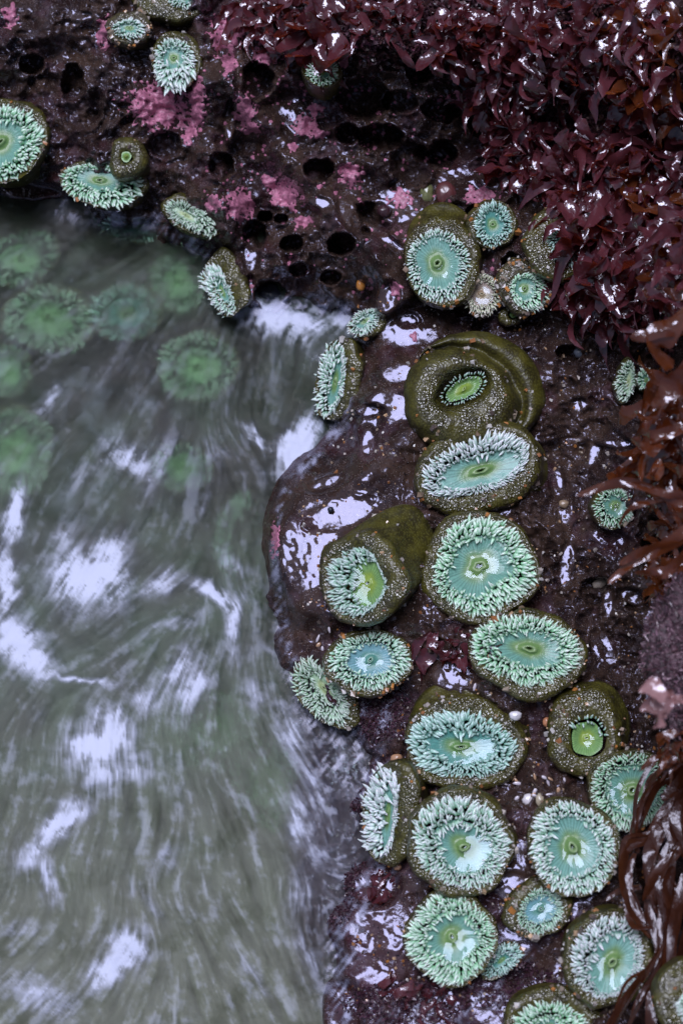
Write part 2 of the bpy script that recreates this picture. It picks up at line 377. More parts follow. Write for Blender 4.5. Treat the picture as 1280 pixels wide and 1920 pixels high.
# ------------------------------------------------------------------ water
WU = axis(-20, 730, 3.0, -3400, 800); WV = axis(330, 1950, 3.0, 200, 4400)
wu, wv = np.meshgrid(WU, WV)
CT = [(60, 480, 35), (100, 620, 38), (300, 600, 50), (90, 760, 42), (240, 860, 60), (420, 700, 80), (520, 650, 95), (560, 780, 60), (450, 830, -45), (400, 560, 60), (30, 980, 68), (180, 1080, 62),
      (330, 960, 70), (470, 1000, 85), (40, 1200, 55), (150, 1230, 20), (330, 1090, 28), (430, 1130, -42), (460, 1200, 75), (300, 1230, 60), (260, 1180, 20), (170, 1440, -82), (330, 1300, 70), (300, 1400, -82),
      (120, 1580, 55), (100, 1650, -68), (300, 1620, 58), (430, 1500, -62), (300, 1700, -55), (220, 1800, 58), (90, 1880, 45), (30, 1760, 45), (450, 1750, -55), (520, 1880, -62), (540, 1400, -58), (600, 1450, -55),
      (600, 1570, -70), (560, 1700, 75), (600, 1800, -70), (520, 1300, -70), (560, 1120, 85), (560, 590, 25), (540, 480, 30), (240, 440, 20), (620, 1650, -20), (650, 1600, 35)]
def angle_field(u, v):
    sx = np.zeros_like(u); sy = np.zeros_like(u)
    for (a, b, g) in CT:
        w = 1/(((u-a)**2+(v-b)**2)/60**2+1.2)**1.5; th = 2*math.radians(-g)
        sx += w*math.cos(th); sy += w*math.sin(th)
    return np.arctan2(sy, sx)/2+.10*pn(u/90, v/90, 9)
GU = np.arange(-60, 820, 2.0); GV = np.arange(320, 1980, 2.0); gu, gv = np.meshgrid(GU, GV)
ang = angle_field(gu, gv)
DX = np.cos(ang); DY = np.sin(ang)
def lic(src, n, step):
    H, W = src.shape; acc = src.copy(); wt = 1.0
    for sg in (1, -1):
        x = np.broadcast_to(np.arange(W)[None, :], (H, W)).astype(float).copy(); y = np.broadcast_to(np.arange(H)[:, None], (H, W)).astype(float).copy()
        px = DX*sg; py = DY*sg
        for k in range(n):
            x += px*step; y += py*step
            xi = np.clip(np.rint(x).astype(int), 0, W-1); yi = np.clip(np.rint(y).astype(int), 0, H-1)
            nx = DX[yi, xi]; ny = DY[yi, xi]; f = np.where(nx*px+ny*py < 0, -1, 1); px = nx*f; py = ny*f
            w = 1-k/n; acc += w*src[yi, xi]
            if sg == 1: wt += 2*w
    return acc/wt
nz = rng.standard_normal(gu.shape)
L1 = lic(nz, 9, 1.0); L1 /= L1.std()
L2 = lic(fbm(gu/11, gv/11, 2, 3), 12, 1.5); L2 /= L2.std()
L3 = lic(fbm(gu/30, gv/30, 2, 8), 14, 2.2); L3 /= L3.std()
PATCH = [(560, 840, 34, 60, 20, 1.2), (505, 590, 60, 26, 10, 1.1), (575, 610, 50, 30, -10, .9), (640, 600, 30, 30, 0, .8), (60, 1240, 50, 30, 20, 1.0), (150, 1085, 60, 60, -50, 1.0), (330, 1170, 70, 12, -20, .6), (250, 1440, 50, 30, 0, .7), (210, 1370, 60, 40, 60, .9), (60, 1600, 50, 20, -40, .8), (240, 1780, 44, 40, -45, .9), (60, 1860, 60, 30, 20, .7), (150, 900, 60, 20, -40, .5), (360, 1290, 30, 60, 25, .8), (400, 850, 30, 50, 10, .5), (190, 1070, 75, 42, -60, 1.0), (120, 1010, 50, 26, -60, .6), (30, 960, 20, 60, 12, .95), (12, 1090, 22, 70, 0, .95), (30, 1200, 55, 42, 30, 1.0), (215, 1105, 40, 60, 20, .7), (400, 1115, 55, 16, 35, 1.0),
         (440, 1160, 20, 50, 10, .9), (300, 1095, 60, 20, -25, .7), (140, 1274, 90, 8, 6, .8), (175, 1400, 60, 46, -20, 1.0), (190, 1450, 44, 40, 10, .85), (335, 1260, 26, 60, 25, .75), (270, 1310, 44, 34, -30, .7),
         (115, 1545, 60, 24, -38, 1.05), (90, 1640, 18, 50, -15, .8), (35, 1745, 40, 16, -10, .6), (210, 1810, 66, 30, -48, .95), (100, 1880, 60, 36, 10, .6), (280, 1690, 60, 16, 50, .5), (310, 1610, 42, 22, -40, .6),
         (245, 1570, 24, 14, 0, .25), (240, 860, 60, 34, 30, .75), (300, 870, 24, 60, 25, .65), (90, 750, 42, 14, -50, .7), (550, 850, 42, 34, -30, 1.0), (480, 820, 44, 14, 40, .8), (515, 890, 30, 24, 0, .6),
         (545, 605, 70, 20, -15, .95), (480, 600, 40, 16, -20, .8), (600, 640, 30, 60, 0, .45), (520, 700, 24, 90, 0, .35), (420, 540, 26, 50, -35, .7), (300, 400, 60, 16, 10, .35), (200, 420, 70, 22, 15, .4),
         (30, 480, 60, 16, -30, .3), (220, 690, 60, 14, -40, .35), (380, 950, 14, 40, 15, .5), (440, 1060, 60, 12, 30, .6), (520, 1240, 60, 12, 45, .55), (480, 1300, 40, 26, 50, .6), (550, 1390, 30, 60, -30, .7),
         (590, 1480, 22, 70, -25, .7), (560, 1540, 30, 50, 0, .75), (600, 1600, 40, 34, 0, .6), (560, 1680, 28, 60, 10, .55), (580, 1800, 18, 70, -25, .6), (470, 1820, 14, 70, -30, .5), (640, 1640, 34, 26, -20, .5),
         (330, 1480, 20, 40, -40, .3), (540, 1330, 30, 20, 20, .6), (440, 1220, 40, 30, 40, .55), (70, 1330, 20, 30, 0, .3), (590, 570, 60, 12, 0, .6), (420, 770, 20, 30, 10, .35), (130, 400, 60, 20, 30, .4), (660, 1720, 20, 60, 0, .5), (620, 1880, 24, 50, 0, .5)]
foam_glare = np.zeros_like(gu)  # pale patches: splash froth plus sky reflections painted into the water colour
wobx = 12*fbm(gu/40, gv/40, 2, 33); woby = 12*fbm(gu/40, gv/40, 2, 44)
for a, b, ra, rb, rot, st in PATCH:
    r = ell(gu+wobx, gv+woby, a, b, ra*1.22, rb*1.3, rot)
    foam_glare = np.maximum(foam_glare, st*np.exp(-(r*1.05)**2.2))
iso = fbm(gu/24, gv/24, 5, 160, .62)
foam_glare = foam_glare*sm(-.05, 1.0, foam_glare*1.1+.12*L2+.10*L1+.36*iso+.08*L3)*(1.08+.10*L1)+.10*foam_glare
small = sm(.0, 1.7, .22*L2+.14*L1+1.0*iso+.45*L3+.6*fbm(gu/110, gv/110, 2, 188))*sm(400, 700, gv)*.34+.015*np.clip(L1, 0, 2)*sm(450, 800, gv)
foam_glare = np.clip(np.maximum(foam_glare, small), 0, 1)
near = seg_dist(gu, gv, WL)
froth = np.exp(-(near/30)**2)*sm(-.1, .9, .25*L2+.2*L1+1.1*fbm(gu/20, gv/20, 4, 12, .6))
foam_glare = np.maximum(foam_glare, .55*froth*sm(440, 560, gv))
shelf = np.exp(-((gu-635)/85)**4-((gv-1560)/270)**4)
foam_glare = np.maximum(foam_glare, shelf*.60*sm(-.1, 1.1, L2*.30+L1*.22+1.3*fbm(gu/26, gv/26, 4, 13, .65)))
foam_glare = np.clip(foam_glare, 0, 1)**1.1
murk = np.clip(.28+.40*sm(640, 1400, gv)+.05*L3+.02*L1+.02*L2, .15, .86)
murk = murk*(1-.55*shelf)*(1-.45*np.exp(-(near/40)**2))
murk = np.clip(np.maximum(murk, foam_glare*1.1), 0, .97)
gcol = np.zeros(gu.shape+(3,))
tone = sm(-.8, .8, fbm(gu/170, gv/170, 3, 71)); tone2 = sm(1100, 1900, gv)
gA = np.array([.070, .108, .062]); gB = np.array([.058, .068, .052]); gC = np.array([.136, .150, .104])
gcol = (gA*tone[..., None]+gB*(1-tone[..., None]))*(1-tone2[..., None])+gC*tone2[..., None]
sh_ = (shelf*.85)[..., None]; gcol = gcol*(1-sh_)+np.array([.050, .032, .060])*sh_
gcol = gcol*(1+.05*L1[..., None]+.02*L2[..., None]+.05*L3[..., None]+.08*iso[..., None]); gcol = np.clip(gcol, .01, 1)
wave = .0004*fbm(gu/42, gv/42, 3, 177)+.0006*fbm(gu/16, gv/16, 2, 166)*np.exp(-(near/90)**2)+.00006*L2+.00012*L3+.003*fbm(gu/120, gv/120, 2, 6)+.001*foam_glare
def samp(A, u, v):
    i = np.clip(((v-GV[0])/2), 0, len(GV)-1.001); j = np.clip(((u-GU[0])/2), 0, len(GU)-1.001)
    i0 = i.astype(int); j0 = j.astype(int); fi = i-i0; fj = j-j0
    if A.ndim == 3: fi = fi[..., None]; fj = fj[..., None]
    return (A[i0, j0]*(1-fj)+A[i0, j0+1]*fj)*(1-fi)+(A[i0+1, j0]*(1-fj)+A[i0+1, j0+1]*fj)*fi
edge = sm(0, 300, -wu-40)+sm(1980, 2300, wv)
edge = np.clip(edge, 0, 1)
zf = water_z(wv)+samp(wave, wu, wv)*(1-edge)
fo = samp(foam_glare, wu, wv)*(1-edge)+.18*edge*sm(-.1, .6, fbm(wu/200, wv/200, 3, 3)); mu = samp(murk, wu, wv)*(1-edge)+.8*edge
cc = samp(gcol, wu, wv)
water = mesh_obj('water', to_world(unproj(wu.ravel(), wv.ravel(), zf.ravel())), grid_faces(len(WV), len(WU)), M_WATER, col=cc.reshape(-1, 3), attrs={'foam_glare': fo, 'murk': mu})
tag(water, 'grey green surge water streaked with pale froth and painted sky glare', None, None, 'structure')

def mat_wash():
    t = NT('thin_wash'); f = t.attr('foam_glare', True)
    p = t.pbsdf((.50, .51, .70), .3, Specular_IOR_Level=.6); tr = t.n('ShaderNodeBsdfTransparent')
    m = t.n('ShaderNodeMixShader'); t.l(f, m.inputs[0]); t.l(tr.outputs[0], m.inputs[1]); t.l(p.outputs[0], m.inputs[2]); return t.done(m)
wj0, wj1 = np.searchsorted(US, [100, 1110]); wi0, wi1 = np.searchsorted(VS, [360, 1935])
u = U[wi0:wi1, wj0:wj1]; v = V[wi0:wi1, wj0:wj1]
dist = seg_dist(u, v, WL); ins = inside(u, v, WPOLY); sd_ = np.where(ins, -dist, dist)
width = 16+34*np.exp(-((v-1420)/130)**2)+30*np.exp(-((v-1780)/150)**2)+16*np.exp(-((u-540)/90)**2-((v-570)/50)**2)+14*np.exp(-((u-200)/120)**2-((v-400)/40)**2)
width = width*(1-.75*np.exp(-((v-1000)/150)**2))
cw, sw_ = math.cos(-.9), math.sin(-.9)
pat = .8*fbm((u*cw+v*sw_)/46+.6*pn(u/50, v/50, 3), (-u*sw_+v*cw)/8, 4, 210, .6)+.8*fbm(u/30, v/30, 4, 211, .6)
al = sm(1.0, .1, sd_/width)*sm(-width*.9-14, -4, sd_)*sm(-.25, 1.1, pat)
al2 = sm(1.05, .4, ell(u, v, 960, 1760, 60, 130, 15))*.8+sm(1.05, .4, ell(u, v, 820, 1890, 150, 50, -8))*.7+sm(1.05, .3, ell(u, v, 1070, 1690, 50, 40))*.6+sm(1.1, .3, ell(u, v, 700, 1330, 70, 70))*.7+sm(1.1, .3, ell(u, v, 640, 1430, 60, 70))*.7  # over the mound the pale colour also stands for blurred reflected light
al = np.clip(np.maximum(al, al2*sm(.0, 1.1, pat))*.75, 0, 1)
zw = np.maximum(ZG[wi0:wi1, wj0:wj1]+.0018, water_z(v)+.0035)
fcs = grid_faces(*u.shape); fcs = fcs[(al.ravel()[fcs] > .01).any(1)]; used = np.unique(fcs); idx = np.full(u.size, -1); idx[used] = np.arange(len(used))
wash = mesh_obj('wash', to_world(unproj(u.ravel(), v.ravel(), zw.ravel()))[used], idx[fcs], mat_wash(), water, attrs={'foam_glare': al.ravel()[used]})

# ------------------------------------------------------------------ sea anemones
GRIT = []         # small shell bits laid on columns, collected into one mass
def ell_r(psi, a, b, rot):
    c = np.cos(psi-rot); s = np.sin(psi-rot); return a*b/np.sqrt((b*c)**2+(a*s)**2)
MINT = dict(tip=(.80, .86, .84), mid=(.54, .73, .62), root=(.28, .54, .36), disc=(.17, .37, .31), cen=(.15, .26, .08))
PAL = {'mint': MINT,
       'green': dict(MINT, tip=(.74, .88, .76), mid=(.48, .74, .54), root=(.22, .55, .27), disc=(.15, .34, .27)),
       'lav': dict(MINT, tip=(.82, .85, .88), mid=(.60, .72, .68), root=(.32, .50, .40), disc=(.20, .41, .35)),
       'blue': dict(MINT, tip=(.74, .88, .76), mid=(.50, .74, .58), root=(.24, .52, .30), disc=(.17, .36, .40), cen=(.10, .27, .22)),
       'teal': dict(MINT, tip=(.62, .82, .76), mid=(.42, .64, .56), root=(.14, .34, .25), disc=(.09, .29, .25), cen=(.12, .24, .07)),
       'lime': dict(MINT, tip=(.60, .70, .66), mid=(.40, .56, .48), disc=(.20, .36, .12), cen=(.24, .34, .05)),
       'cream': dict(tip=(.80, .80, .66), mid=(.66, .68, .50), root=(.34, .36, .22), disc=(.36, .28, .24), cen=(.40, .28, .18)),
       'pale': dict(MINT, tip=(.62, .72, .62), mid=(.48, .62, .50), root=(.26, .46, .26), disc=(.36, .52, .34), cen=(.34, .42, .20)),
       'sub': dict(MINT, tip=(.58, .74, .58), mid=(.50, .68, .50), root=(.40, .60, .40), disc=(.30, .54, .26), cen=(.26, .50, .20))}

def anemone(label, c, ab, rot, disc, col=None, H=45, base=None, pal='mint', tilt=(0, .25), mat=None, tent=1.0, grit=40, z=None, group=None, tl=1.0, deep=.16, mouth=True, closed=False, puddle=True, rows=5, arc=None, seed=None, irr=.05, name='sea_anemone'):
    """c, ab: middle and half-axes of the tentacle crown; disc: (du, dv, a, b) bare middle; col: (u, v, a, b) column outline; all in photograph pixels"""
    sd = seed if seed is not None else int(abs(c[0])*7+abs(c[1])*3)
    rg = np.random.default_rng(sd)
    cu, cv = c; a, b = ab; rt = math.radians(rot)
    if col is None: col = (cu, cv, a*1.06, b*1.06)
    z0 = base_z(col[0], col[1], min(col[2], col[3])*.6) if z is None else water_z(cv)+z
    bs = base if base is not None else (col[0], col[1], col[2]*.93, col[3]*.93)
    s = M*(D-z0)/D
    ctr = unproj(np.array(cu, float), np.array(cv, float), np.array(z0+H*s))
    root_p = to_world(np.array([ctr[0], ctr[1], z0]))
    nm = [(k, irr*1.6/k*rg.normal(), rg.uniform(0, 6.28)) for k in (2, 3, 4, 5, 7)]
    nm2 = [(k, .11/k*rg.normal(), rg.uniform(0, 6.28)) for k in (2, 3, 5, 7)]
    def wob(psi): return 1+sum(am*np.cos(k*psi+ph) for k, am, ph in nm)
    def wob2(psi): return wob(psi)*(1+sum(am*np.cos(k*psi+ph) for k, am, ph in nm2))
    def F(u, v, zz):   # px offsets -> view metres (zz px above the rock)
        zz = zz+tilt[0]*(u-cu)*sm(0, H, zz)+tilt[1]*(v-cv)*sm(0, H, zz)
        return np.stack([ctr[0]+(u-cu)*s, ctr[1]-(v-cv)*s, z0+zz*s], axis=-1)
    E = tag(empty(name, root_p), label, 'anemone', group or 'green sea anemones')
    NA = 96 if max(a, b) > 50 else 64
    psi = np.linspace(0, 2*np.pi, NA, endpoint=False); w = wob(psi)
    du, dv, da, db = disc; dcu, dcv = cu+du, cv+dv
    def ringpts(cen, A, B, r, k=1.0): 
        rr = ell_r(psi, A, B, r)*w*k; return cen[0]+rr*np.cos(psi), cen[1]+rr*np.sin(psi)
    colr = rt
    key = []          # (points u, v, z, rim)
    b0 = ringpts(bs[:2], bs[2], bs[3], colr); k0 = ringpts(col[:2], col[2], col[3], colr); cr = ringpts((cu, cv), a, b, rt)
    ds = ringpts((dcu, dcv), da, db, rt)
    mixp = lambda p, q, t: (p[0]*(1-t)+q[0]*t, p[1]*(1-t)+q[1]*t)
    key.append((b0, -28, 0)); key.append((b0, 2, 0)); key.append((mixp(b0, k0, .55), H*.28, 0)); key.append((k0, H*.62, .15)); key.append((mixp(k0, cr, .10), H*.86, .55))
    key.append((mixp(k0, cr, .45), H*1.0, 1)); key.append((mixp(k0, cr, .8), H*1.01, 1)); key.append((mixp(cr, ds, .12), H*.95, .8)); key.append((mixp(cr, ds, .45), H*.90, .2))
    if closed and min(col[2], col[3]) > 60:
        key = key[:1]+[(b0, H*.12, 0), (mixp(b0, k0, .30), H*.50, 0), (mixp(b0, k0, .62), H*.55, 0), (mixp(b0, k0, .86), H*.34, 0), (k0, H*.60, 0), (mixp(k0, cr, .20), H*.92, .1), (mixp(k0, cr, .48), H*1.06, .6), (mixp(k0, cr, .80), H*1.04, 1), (mixp(k0, cr, .98), H*.84, .9), (mixp(cr, ds, .8), H*.55, .1)]
    # smooth loft
    KU = np.array([k[0][0] for k in key]); KV = np.array([k[0][1] for k in key]); KZ = np.array([np.full(NA, k[1]) for k in key]); KR = np.array([np.full(NA, float(k[2])) for k in key])
    def cat(K, t):
        n = len(K)-1; i = min(int(t), n-1); f = t-i
        p0 = K[max(i-1, 0)]; p1 = K[i]; p2 = K[i+1]; p3 = K[min(i+2, n)]
        return .5*((2*p1)+(-p0+p2)*f+(2*p0-5*p1+4*p2-p3)*f*f+(-p0+3*p1-3*p2+p3)*f**3)
    ts = np.linspace(0, len(key)-1, 8*4+1)
    CU = np.array([cat(KU, t) for t in ts]); CV = np.array([cat(KV, t) for t in ts]); CZ = np.array([cat(KZ, t) for t in ts]); CR = np.array([cat(KR, t) for t in ts])
    fold = (1.9*pn(CU/11, CV/11+CZ/9, sd % 31)+4.2*pn(CU/34, CV/34, sd % 17))*sm(0, H*.3, CZ)*(1-.4*CR)
    PS_ = np.broadcast_to(psi[None, :], CU.shape); fold = fold+1.5*pn(np.cos(PS_)*7+CZ/60, np.sin(PS_)*7, sd % 41)*np.clip(CR, 0, 1)+(2.2*pn(np.cos(PS_)*9, np.sin(PS_)*9, sd % 43)*np.clip(CR, 0, 1) if closed else 0)
    cx_ = CU-col[0]; cy_ = CV-col[1]; rr_ = np.hypot(cx_, cy_)+1e-6
    CU = CU+fold*cx_/rr_; CV = CV+fold*cy_/rr_; CZ = CZ+fold*.6
    Pc = to_world(F(CU.ravel(), CV.ravel(), CZ.ravel()))
    mesh_obj('column', Pc, loft_faces(len(ts), NA), mat or M_OLIVE, E, root_p, attrs={'rim': np.clip(CR, 0, 1)})
    # oral disc
    ND = 144 if max(da, db) > 22 else 64; NR = 18
    ps = np.linspace(0, 2*np.pi, ND, endpoint=False); wd_ = wob(ps)
    tt = np.linspace(1.0, 0.0, NR)
    pal_ = PAL[pal]
    crr = ell_r(ps, a, b, rt)*wd_; dr = ell_r(ps, da, db, rt)*wob2(ps)
    OU, OV, OZ, OC, OP = [], [], [], [], []
    ph = rg.uniform(0, 6.28); nst = int(26+max(da, db)*.45)
    fat = rg.uniform(.85, 1.25); lean = rg.normal(0, .28, 2)
    pool_c = (rg.uniform(-.3, .3), rg.uniform(.1, .5))
    stripe = np.sin(ps*nst+2*np.sin(ps*3+ph)); stripe2 = rg.normal(size=ND)
    tc = np.array(pal_['disc']); cc0 = np.array(pal_['cen']); rc = np.array(pal_['root'])
    mr = .15 if mouth else .05; slit = rg.uniform(.35, .85); lipk = rg.uniform(.14, .34); sa = rg.uniform(0, 3.14)
    for t in tt:
        if t >= 1.0: ru, rv = dcu+dr*1.12*np.cos(ps), dcv+dr*1.12*np.sin(ps)
        else: ru, rv = dcu+dr*t*np.cos(ps), dcv+dr*t*np.sin(ps)
        m0 = min(da, db)
        if 0 < t < .4:
            k_ = sm(.4, .12, t)*(1-slit); x_ = (ru-dcu); y_ = (rv-dcv); pj = -x_*math.sin(sa)+y_*math.cos(sa)
            ru = ru+pj*k_*math.sin(sa); rv = rv-pj*k_*math.cos(sa)
        zz = H*.90-deep*m0*(1-t**2.2)
        lip = lipk*m0*math.exp(-((t-mr)/.10)**2) if mouth else .0
        pit_ = -.30*m0*math.exp(-(t/.09)**2) if mouth else 0
        if closed: zz = zz+.9*m0*math.exp(-(t/.55)**2)
        OU.append(ru); OV.append(rv); OZ.append(np.full(ND, zz+lip+pit_)+.25*stripe*sm(.3, .8, t))
        g = sm(.72, .34, t+.06*pn(np.cos(ps)*2, np.sin(ps)*2, sd % 13))
        cl = tc[None, :]*(1-g[:, None])+cc0[None, :]*g[:, None]
        f = (1-.38*np.clip(stripe, 0, 1)*sm(.15, .5, t)-.06*stripe2*sm(.2, .5, t))
        cl = cl*f[:, None]
        lipw = math.exp(-((t-mr)/.06)**2)
        cl = cl*(1-.35*lipw)+np.array((.42, .50, .30))*.35*lipw
        if mouth: cl = cl*(1-.55*math.exp(-(t/.07)**2))
        OC.append(cl)
        x = t*np.cos(ps)-pool_c[0]; y = t*np.sin(ps)-pool_c[1]
        OP.append(sm(.75, .55, np.hypot(x, y)+.25*pn(x*2.2, y*2.2, sd % 11))*sm(mr+.05, mr+.16, t))
    OU, OV, OZ = np.array(OU), np.array(OV), np.array(OZ)
    mesh_obj('oral_disc', to_world(F(OU.ravel(), OV.ravel(), OZ.ravel())), loft_faces(NR, ND), M_DISC, E, root_p, col=np.array(OC).reshape(-1, 3), attrs={'pool': np.array(OP)})
    if puddle and min(da, db) > 12 and rg.uniform() > .2:
        tp = np.linspace(1.0, .0, 8); pr = dr*.97
        PU = np.array([dcu+pr*t*np.cos(ps) for t in tp]); PV = np.array([dcv+pr*t*np.sin(ps) for t in tp]); x_ = PU-dcu; y_ = PV-dcv
        PZ = H*.90-deep*min(da, db)*rg.uniform(.50, 1.05)+(.09+rg.normal(0, .07)-tilt[0])*x_+(.34+rg.normal(0, .06)-tilt[1])*y_+1.6*pn(PU/17, PV/17, sd % 37)
        mesh_obj('puddle', to_world(F(PU.ravel(), PV.ravel(), PZ.ravel())), loft_faces(8, ND), M_PUDDLE, E, root_p)
    # tentacles
    if tent > 0:
        big = np.linspace(0, 2*np.pi, 721); rad = ell_r(big, a, b, rt)*wob(big)
        xx = cu+rad*np.cos(big); yy = cv+rad*np.sin(big); arcl = np.concatenate([[0], np.cumsum(np.hypot(np.diff(xx), np.diff(yy)))])
        per = arcl[-1]; BU, BV, BZ, DUo, DVo, A0, A1, LEN, RAD, SW, RND = [[] for _ in range(11)]
        wid = np.mean([a, b])-np.mean([da, db])
        for j in range(rows):
            tj = (j+.25)/rows
            n = int(per*(1-.38*(1-tj))/(4.6*fat)*tent)
            sarr = (np.arange(n)+rg.uniform(-.35, .35, n))/n*per
            pp = np.interp(sarr, arcl, big)
            tjj = np.clip(tj+rg.uniform(-.10, .10, n), .02, 1)
            ro = ell_r(pp, a, b, rt)*wob(pp); rd = ell_r(pp, da, db, rt)*wob2(pp)
            ox, oy = cu+ro*np.cos(pp), cv+ro*np.sin(pp); ix, iy = dcu+rd*np.cos(pp), dcv+rd*np.sin(pp)
            lenf = np.hypot(ox-ix, oy-iy)
            e = .80
            bx = ix+(ox-ix)*tjj*e; by = iy+(oy-iy)*tjj*e
            dxx = ox-ix; dyy = oy-iy; L = np.hypot(dxx, dyy)+1e-6; dxx /= L; dyy /= L
            if arc is not None:
                aa = np.degrees(pp) % 360; keep = ((aa-arc[0]) % 360) < ((arc[1]-arc[0]) % 360)
            else: keep = np.ones(n, bool)
            ln = np.clip(lenf*.38, 8, 19)*rg.uniform(.75, 1.3, n)*tl
            inner = j == 0
            a0 = np.interp(tj, [0, .3, .6, .9], [-15, 5, 28, 50])+rg.normal(0, 14, n)
            a1 = np.interp(tj, [0, .3, .6, .9], [25, 70, 90, 102])+rg.normal(0, 24, n)+34*pn(np.cos(pp)*3, np.sin(pp)*3, sd % 23+j)
            if inner:
                fl = rg.uniform(size=n) < .38
                a1 = np.where(fl, -85+rg.normal(0, 15, n), a1+20)
            for lst, val in ((BU, bx), (BV, by), (BZ, H*.90+0*bx+7*np.sin(np.pi*tjj)+1.5*rg.normal(size=n)), (DUo, dxx), (DVo, dyy), (A0, a0), (A1, a1), (LEN, ln), (RAD, rg.uniform(1.9, 2.9, n)*fat*np.clip(ln/15, .62, 1.15)), (SW, .45*rg.normal(size=n)+1.1*pn(np.cos(pp)*4, np.sin(pp)*4, sd % 29)), (RND, rg.uniform(size=n))):
                lst.append(val[keep])
        BU, BV, BZ, DUo, DVo, A0, A1, LEN, RAD, SW, RND = [np.concatenate(q) for q in (BU, BV, BZ, DUo, DVo, A0, A1, LEN, RAD, SW, RND)]
        N = len(BU); Sg = 5; K = 5
        path = np.zeros((N, Sg+1, 3)); path[:, 0] = np.stack([BU, BV, BZ-2], -1)
        tang = np.zeros((N, Sg+1, 3))
        tu, tv = -DVo, DUo
        for k in range(Sg+1):
            f = k/Sg; al = np.radians(A0+(A1-A0)*f**1.1)
            sw = SW*f*1.2
            hx = DUo*np.cos(sw)+tu*np.sin(sw)+lean[0]*f; hy = DVo*np.cos(sw)+tv*np.sin(sw)+lean[1]*f
            tang[:, k] = np.stack([hx*np.sin(al), hy*np.sin(al), np.cos(al)], -1)
            if k: path[:, k] = path[:, k-1]+.5*(tang[:, k]+tang[:, k-1])*(LEN/Sg)[:, None]
        fs = np.linspace(0, 1, Sg+1); prof = np.array([1.0, 1.08, 1.0, .84, .58, .14])
        side = np.stack([tu, tv, np.zeros(N)], -1)[:, None, :]+0*tang
        nrm = np.cross(tang, side); nrm /= np.linalg.norm(nrm, axis=-1, keepdims=True)+1e-9
        sd2 = np.cross(nrm, tang)
        th = np.linspace(0, 2*np.pi, K, endpoint=False)
        R_ = (RAD[:, None]*prof[None, :])[..., None, None]
        VV = path[:, :, None, :]+R_*(np.cos(th)[None, None, :, None]*nrm[:, :, None, :]+np.sin(th)[None, None, :, None]*sd2[:, :, None, :])
        VV = VV.reshape(-1, 3)
        fc = loft_faces(Sg+1, K)[None]+(np.arange(N)*(Sg+1)*K)[:, None, None]
        tipc, midc, rootc = (np.array(pal_[k]) for k in ('tip', 'mid', 'root'))
        f_ = fs[None, :, None]; rr = RND[:, None, None]
        m1 = sm(.0, .45+.2*rr, f_); m2 = sm(.35, .95, f_+.35*(rr-.5))
        C = (rootc*(1-m1)+midc*m1)*(1-m2)+tipc*m2
        C = C*(.86+.28*((RND*7.3) % 1))[:, None, None]
        C = np.repeat(C[:, :, None, :], K, axis=2).reshape(-1, 3)
        to = mesh_obj('tentacles', to_world(F(VV[:, 0], VV[:, 1], VV[:, 2])), fc.reshape(-1, 4), M_TENT, E, root_p, col=np.clip(C, 0, 1)); to['kind'] = 'stuff'
    # shell grit lying on the collar
    for _ in range(grit):
        i = int(rg.integers(4*2, 4*6)); j = int(rg.integers(0, NA))
        if pn(math.cos(psi[j])*1.8, math.sin(psi[j])*1.8, sd % 19) < -.12: continue
        GRIT.append((Pc.reshape(len(ts), NA, 3)[i, j], (rg.uniform(1.0, 2.2)+1.8*rg.uniform()**4)*s))
    return E

A = anemone
# group along the middle
A('large closed olive anemone with a bright green slit mouth above the oval open one', (868, 728), (52, 27), -33, (2, 0, 34, 15), (864, 750, 100, 104), 84, (902, 728, 116, 118), 'lime', (-.1, .12), closed=True, tent=.8, rows=2, tl=.75, grit=110, deep=.9, mouth=True)
A('long oval open anemone tilted up to the right under the big closed one', (893, 872), (106, 54), -20, (8, 10, 72, 28), (899, 876, 122, 88), 62, (915, 890, 120, 92), 'lav', (0, .2), grit=60)
A('round open anemone with radiating green stripes and a ring of thick tentacles', (905, 1062), (96, 90), 10, (-6, 0, 58, 52), (900, 1064, 112, 104), 60, None, 'green', (.05, .3), grit=50)
A('anemone on a thick olive stalk facing left, lime green disc half hidden by its rim', (662, 1092), (56, 64), 5, (26, 2, 30, 40), (682, 1084, 84, 88), 88, (745, 1045, 80, 92), 'lime', (.55, .1), grit=50)
A('small open anemone with a pale blue disc beside the tilted stalked one', (692, 1240), (76, 55), -4, (2, -2, 42, 29), (690, 1243, 82, 63), 48, None, 'blue', (0, .22), grit=70)
A('half submerged pale anemone crescent below the blue-disc one', (597, 1298), (40, 72), -38, (10, -8, 14, 36), (622, 1305, 40, 70), 26, None, 'pale', (.3, .1), grit=30, z=.018)
A('open anemone with squarish green crown and domed mouth right of the red weed patch', (985, 1219), (97, 68), 8, (8, -2, 60, 33), (992, 1228, 104, 86), 52, None, 'green', (-.05, .3), grit=60)
A('wide open anemone whose turquoise disc holds a puddle, right of the half-turned one', (866, 1398), (104, 62), 8, (-2, 4, 62, 30), (873, 1396, 116, 88), 58, (885, 1370, 116, 92), 'teal', (0, .22), grit=60)
A('half closed olive anemone with a glossy green bead mouth and shell grit round its lip', (1103, 1382), (38, 44), 10, (-2, 4, 26, 28), (1098, 1376, 72, 84), 60, (1110, 1370, 80, 86), 'lime', (.05, .2), tent=.8, grit=110, rows=2, arc=(215, 350), tl=1.3, deep=.4)
A('open anemone half covered by dark kelp at the right edge', (1180, 1482), (70, 74), -10, (6, 2, 44, 44), None, 50, None, 'green', (.1, .2), grit=20)
A('narrow side-on anemone with a white crown left of the two largest lower ones', (712, 1522), (33, 90), 4, (14, 6, 10, 56), (738, 1522, 50, 100), 60, (752, 1525, 56, 94), 'lav', (.7, 0), grit=50)
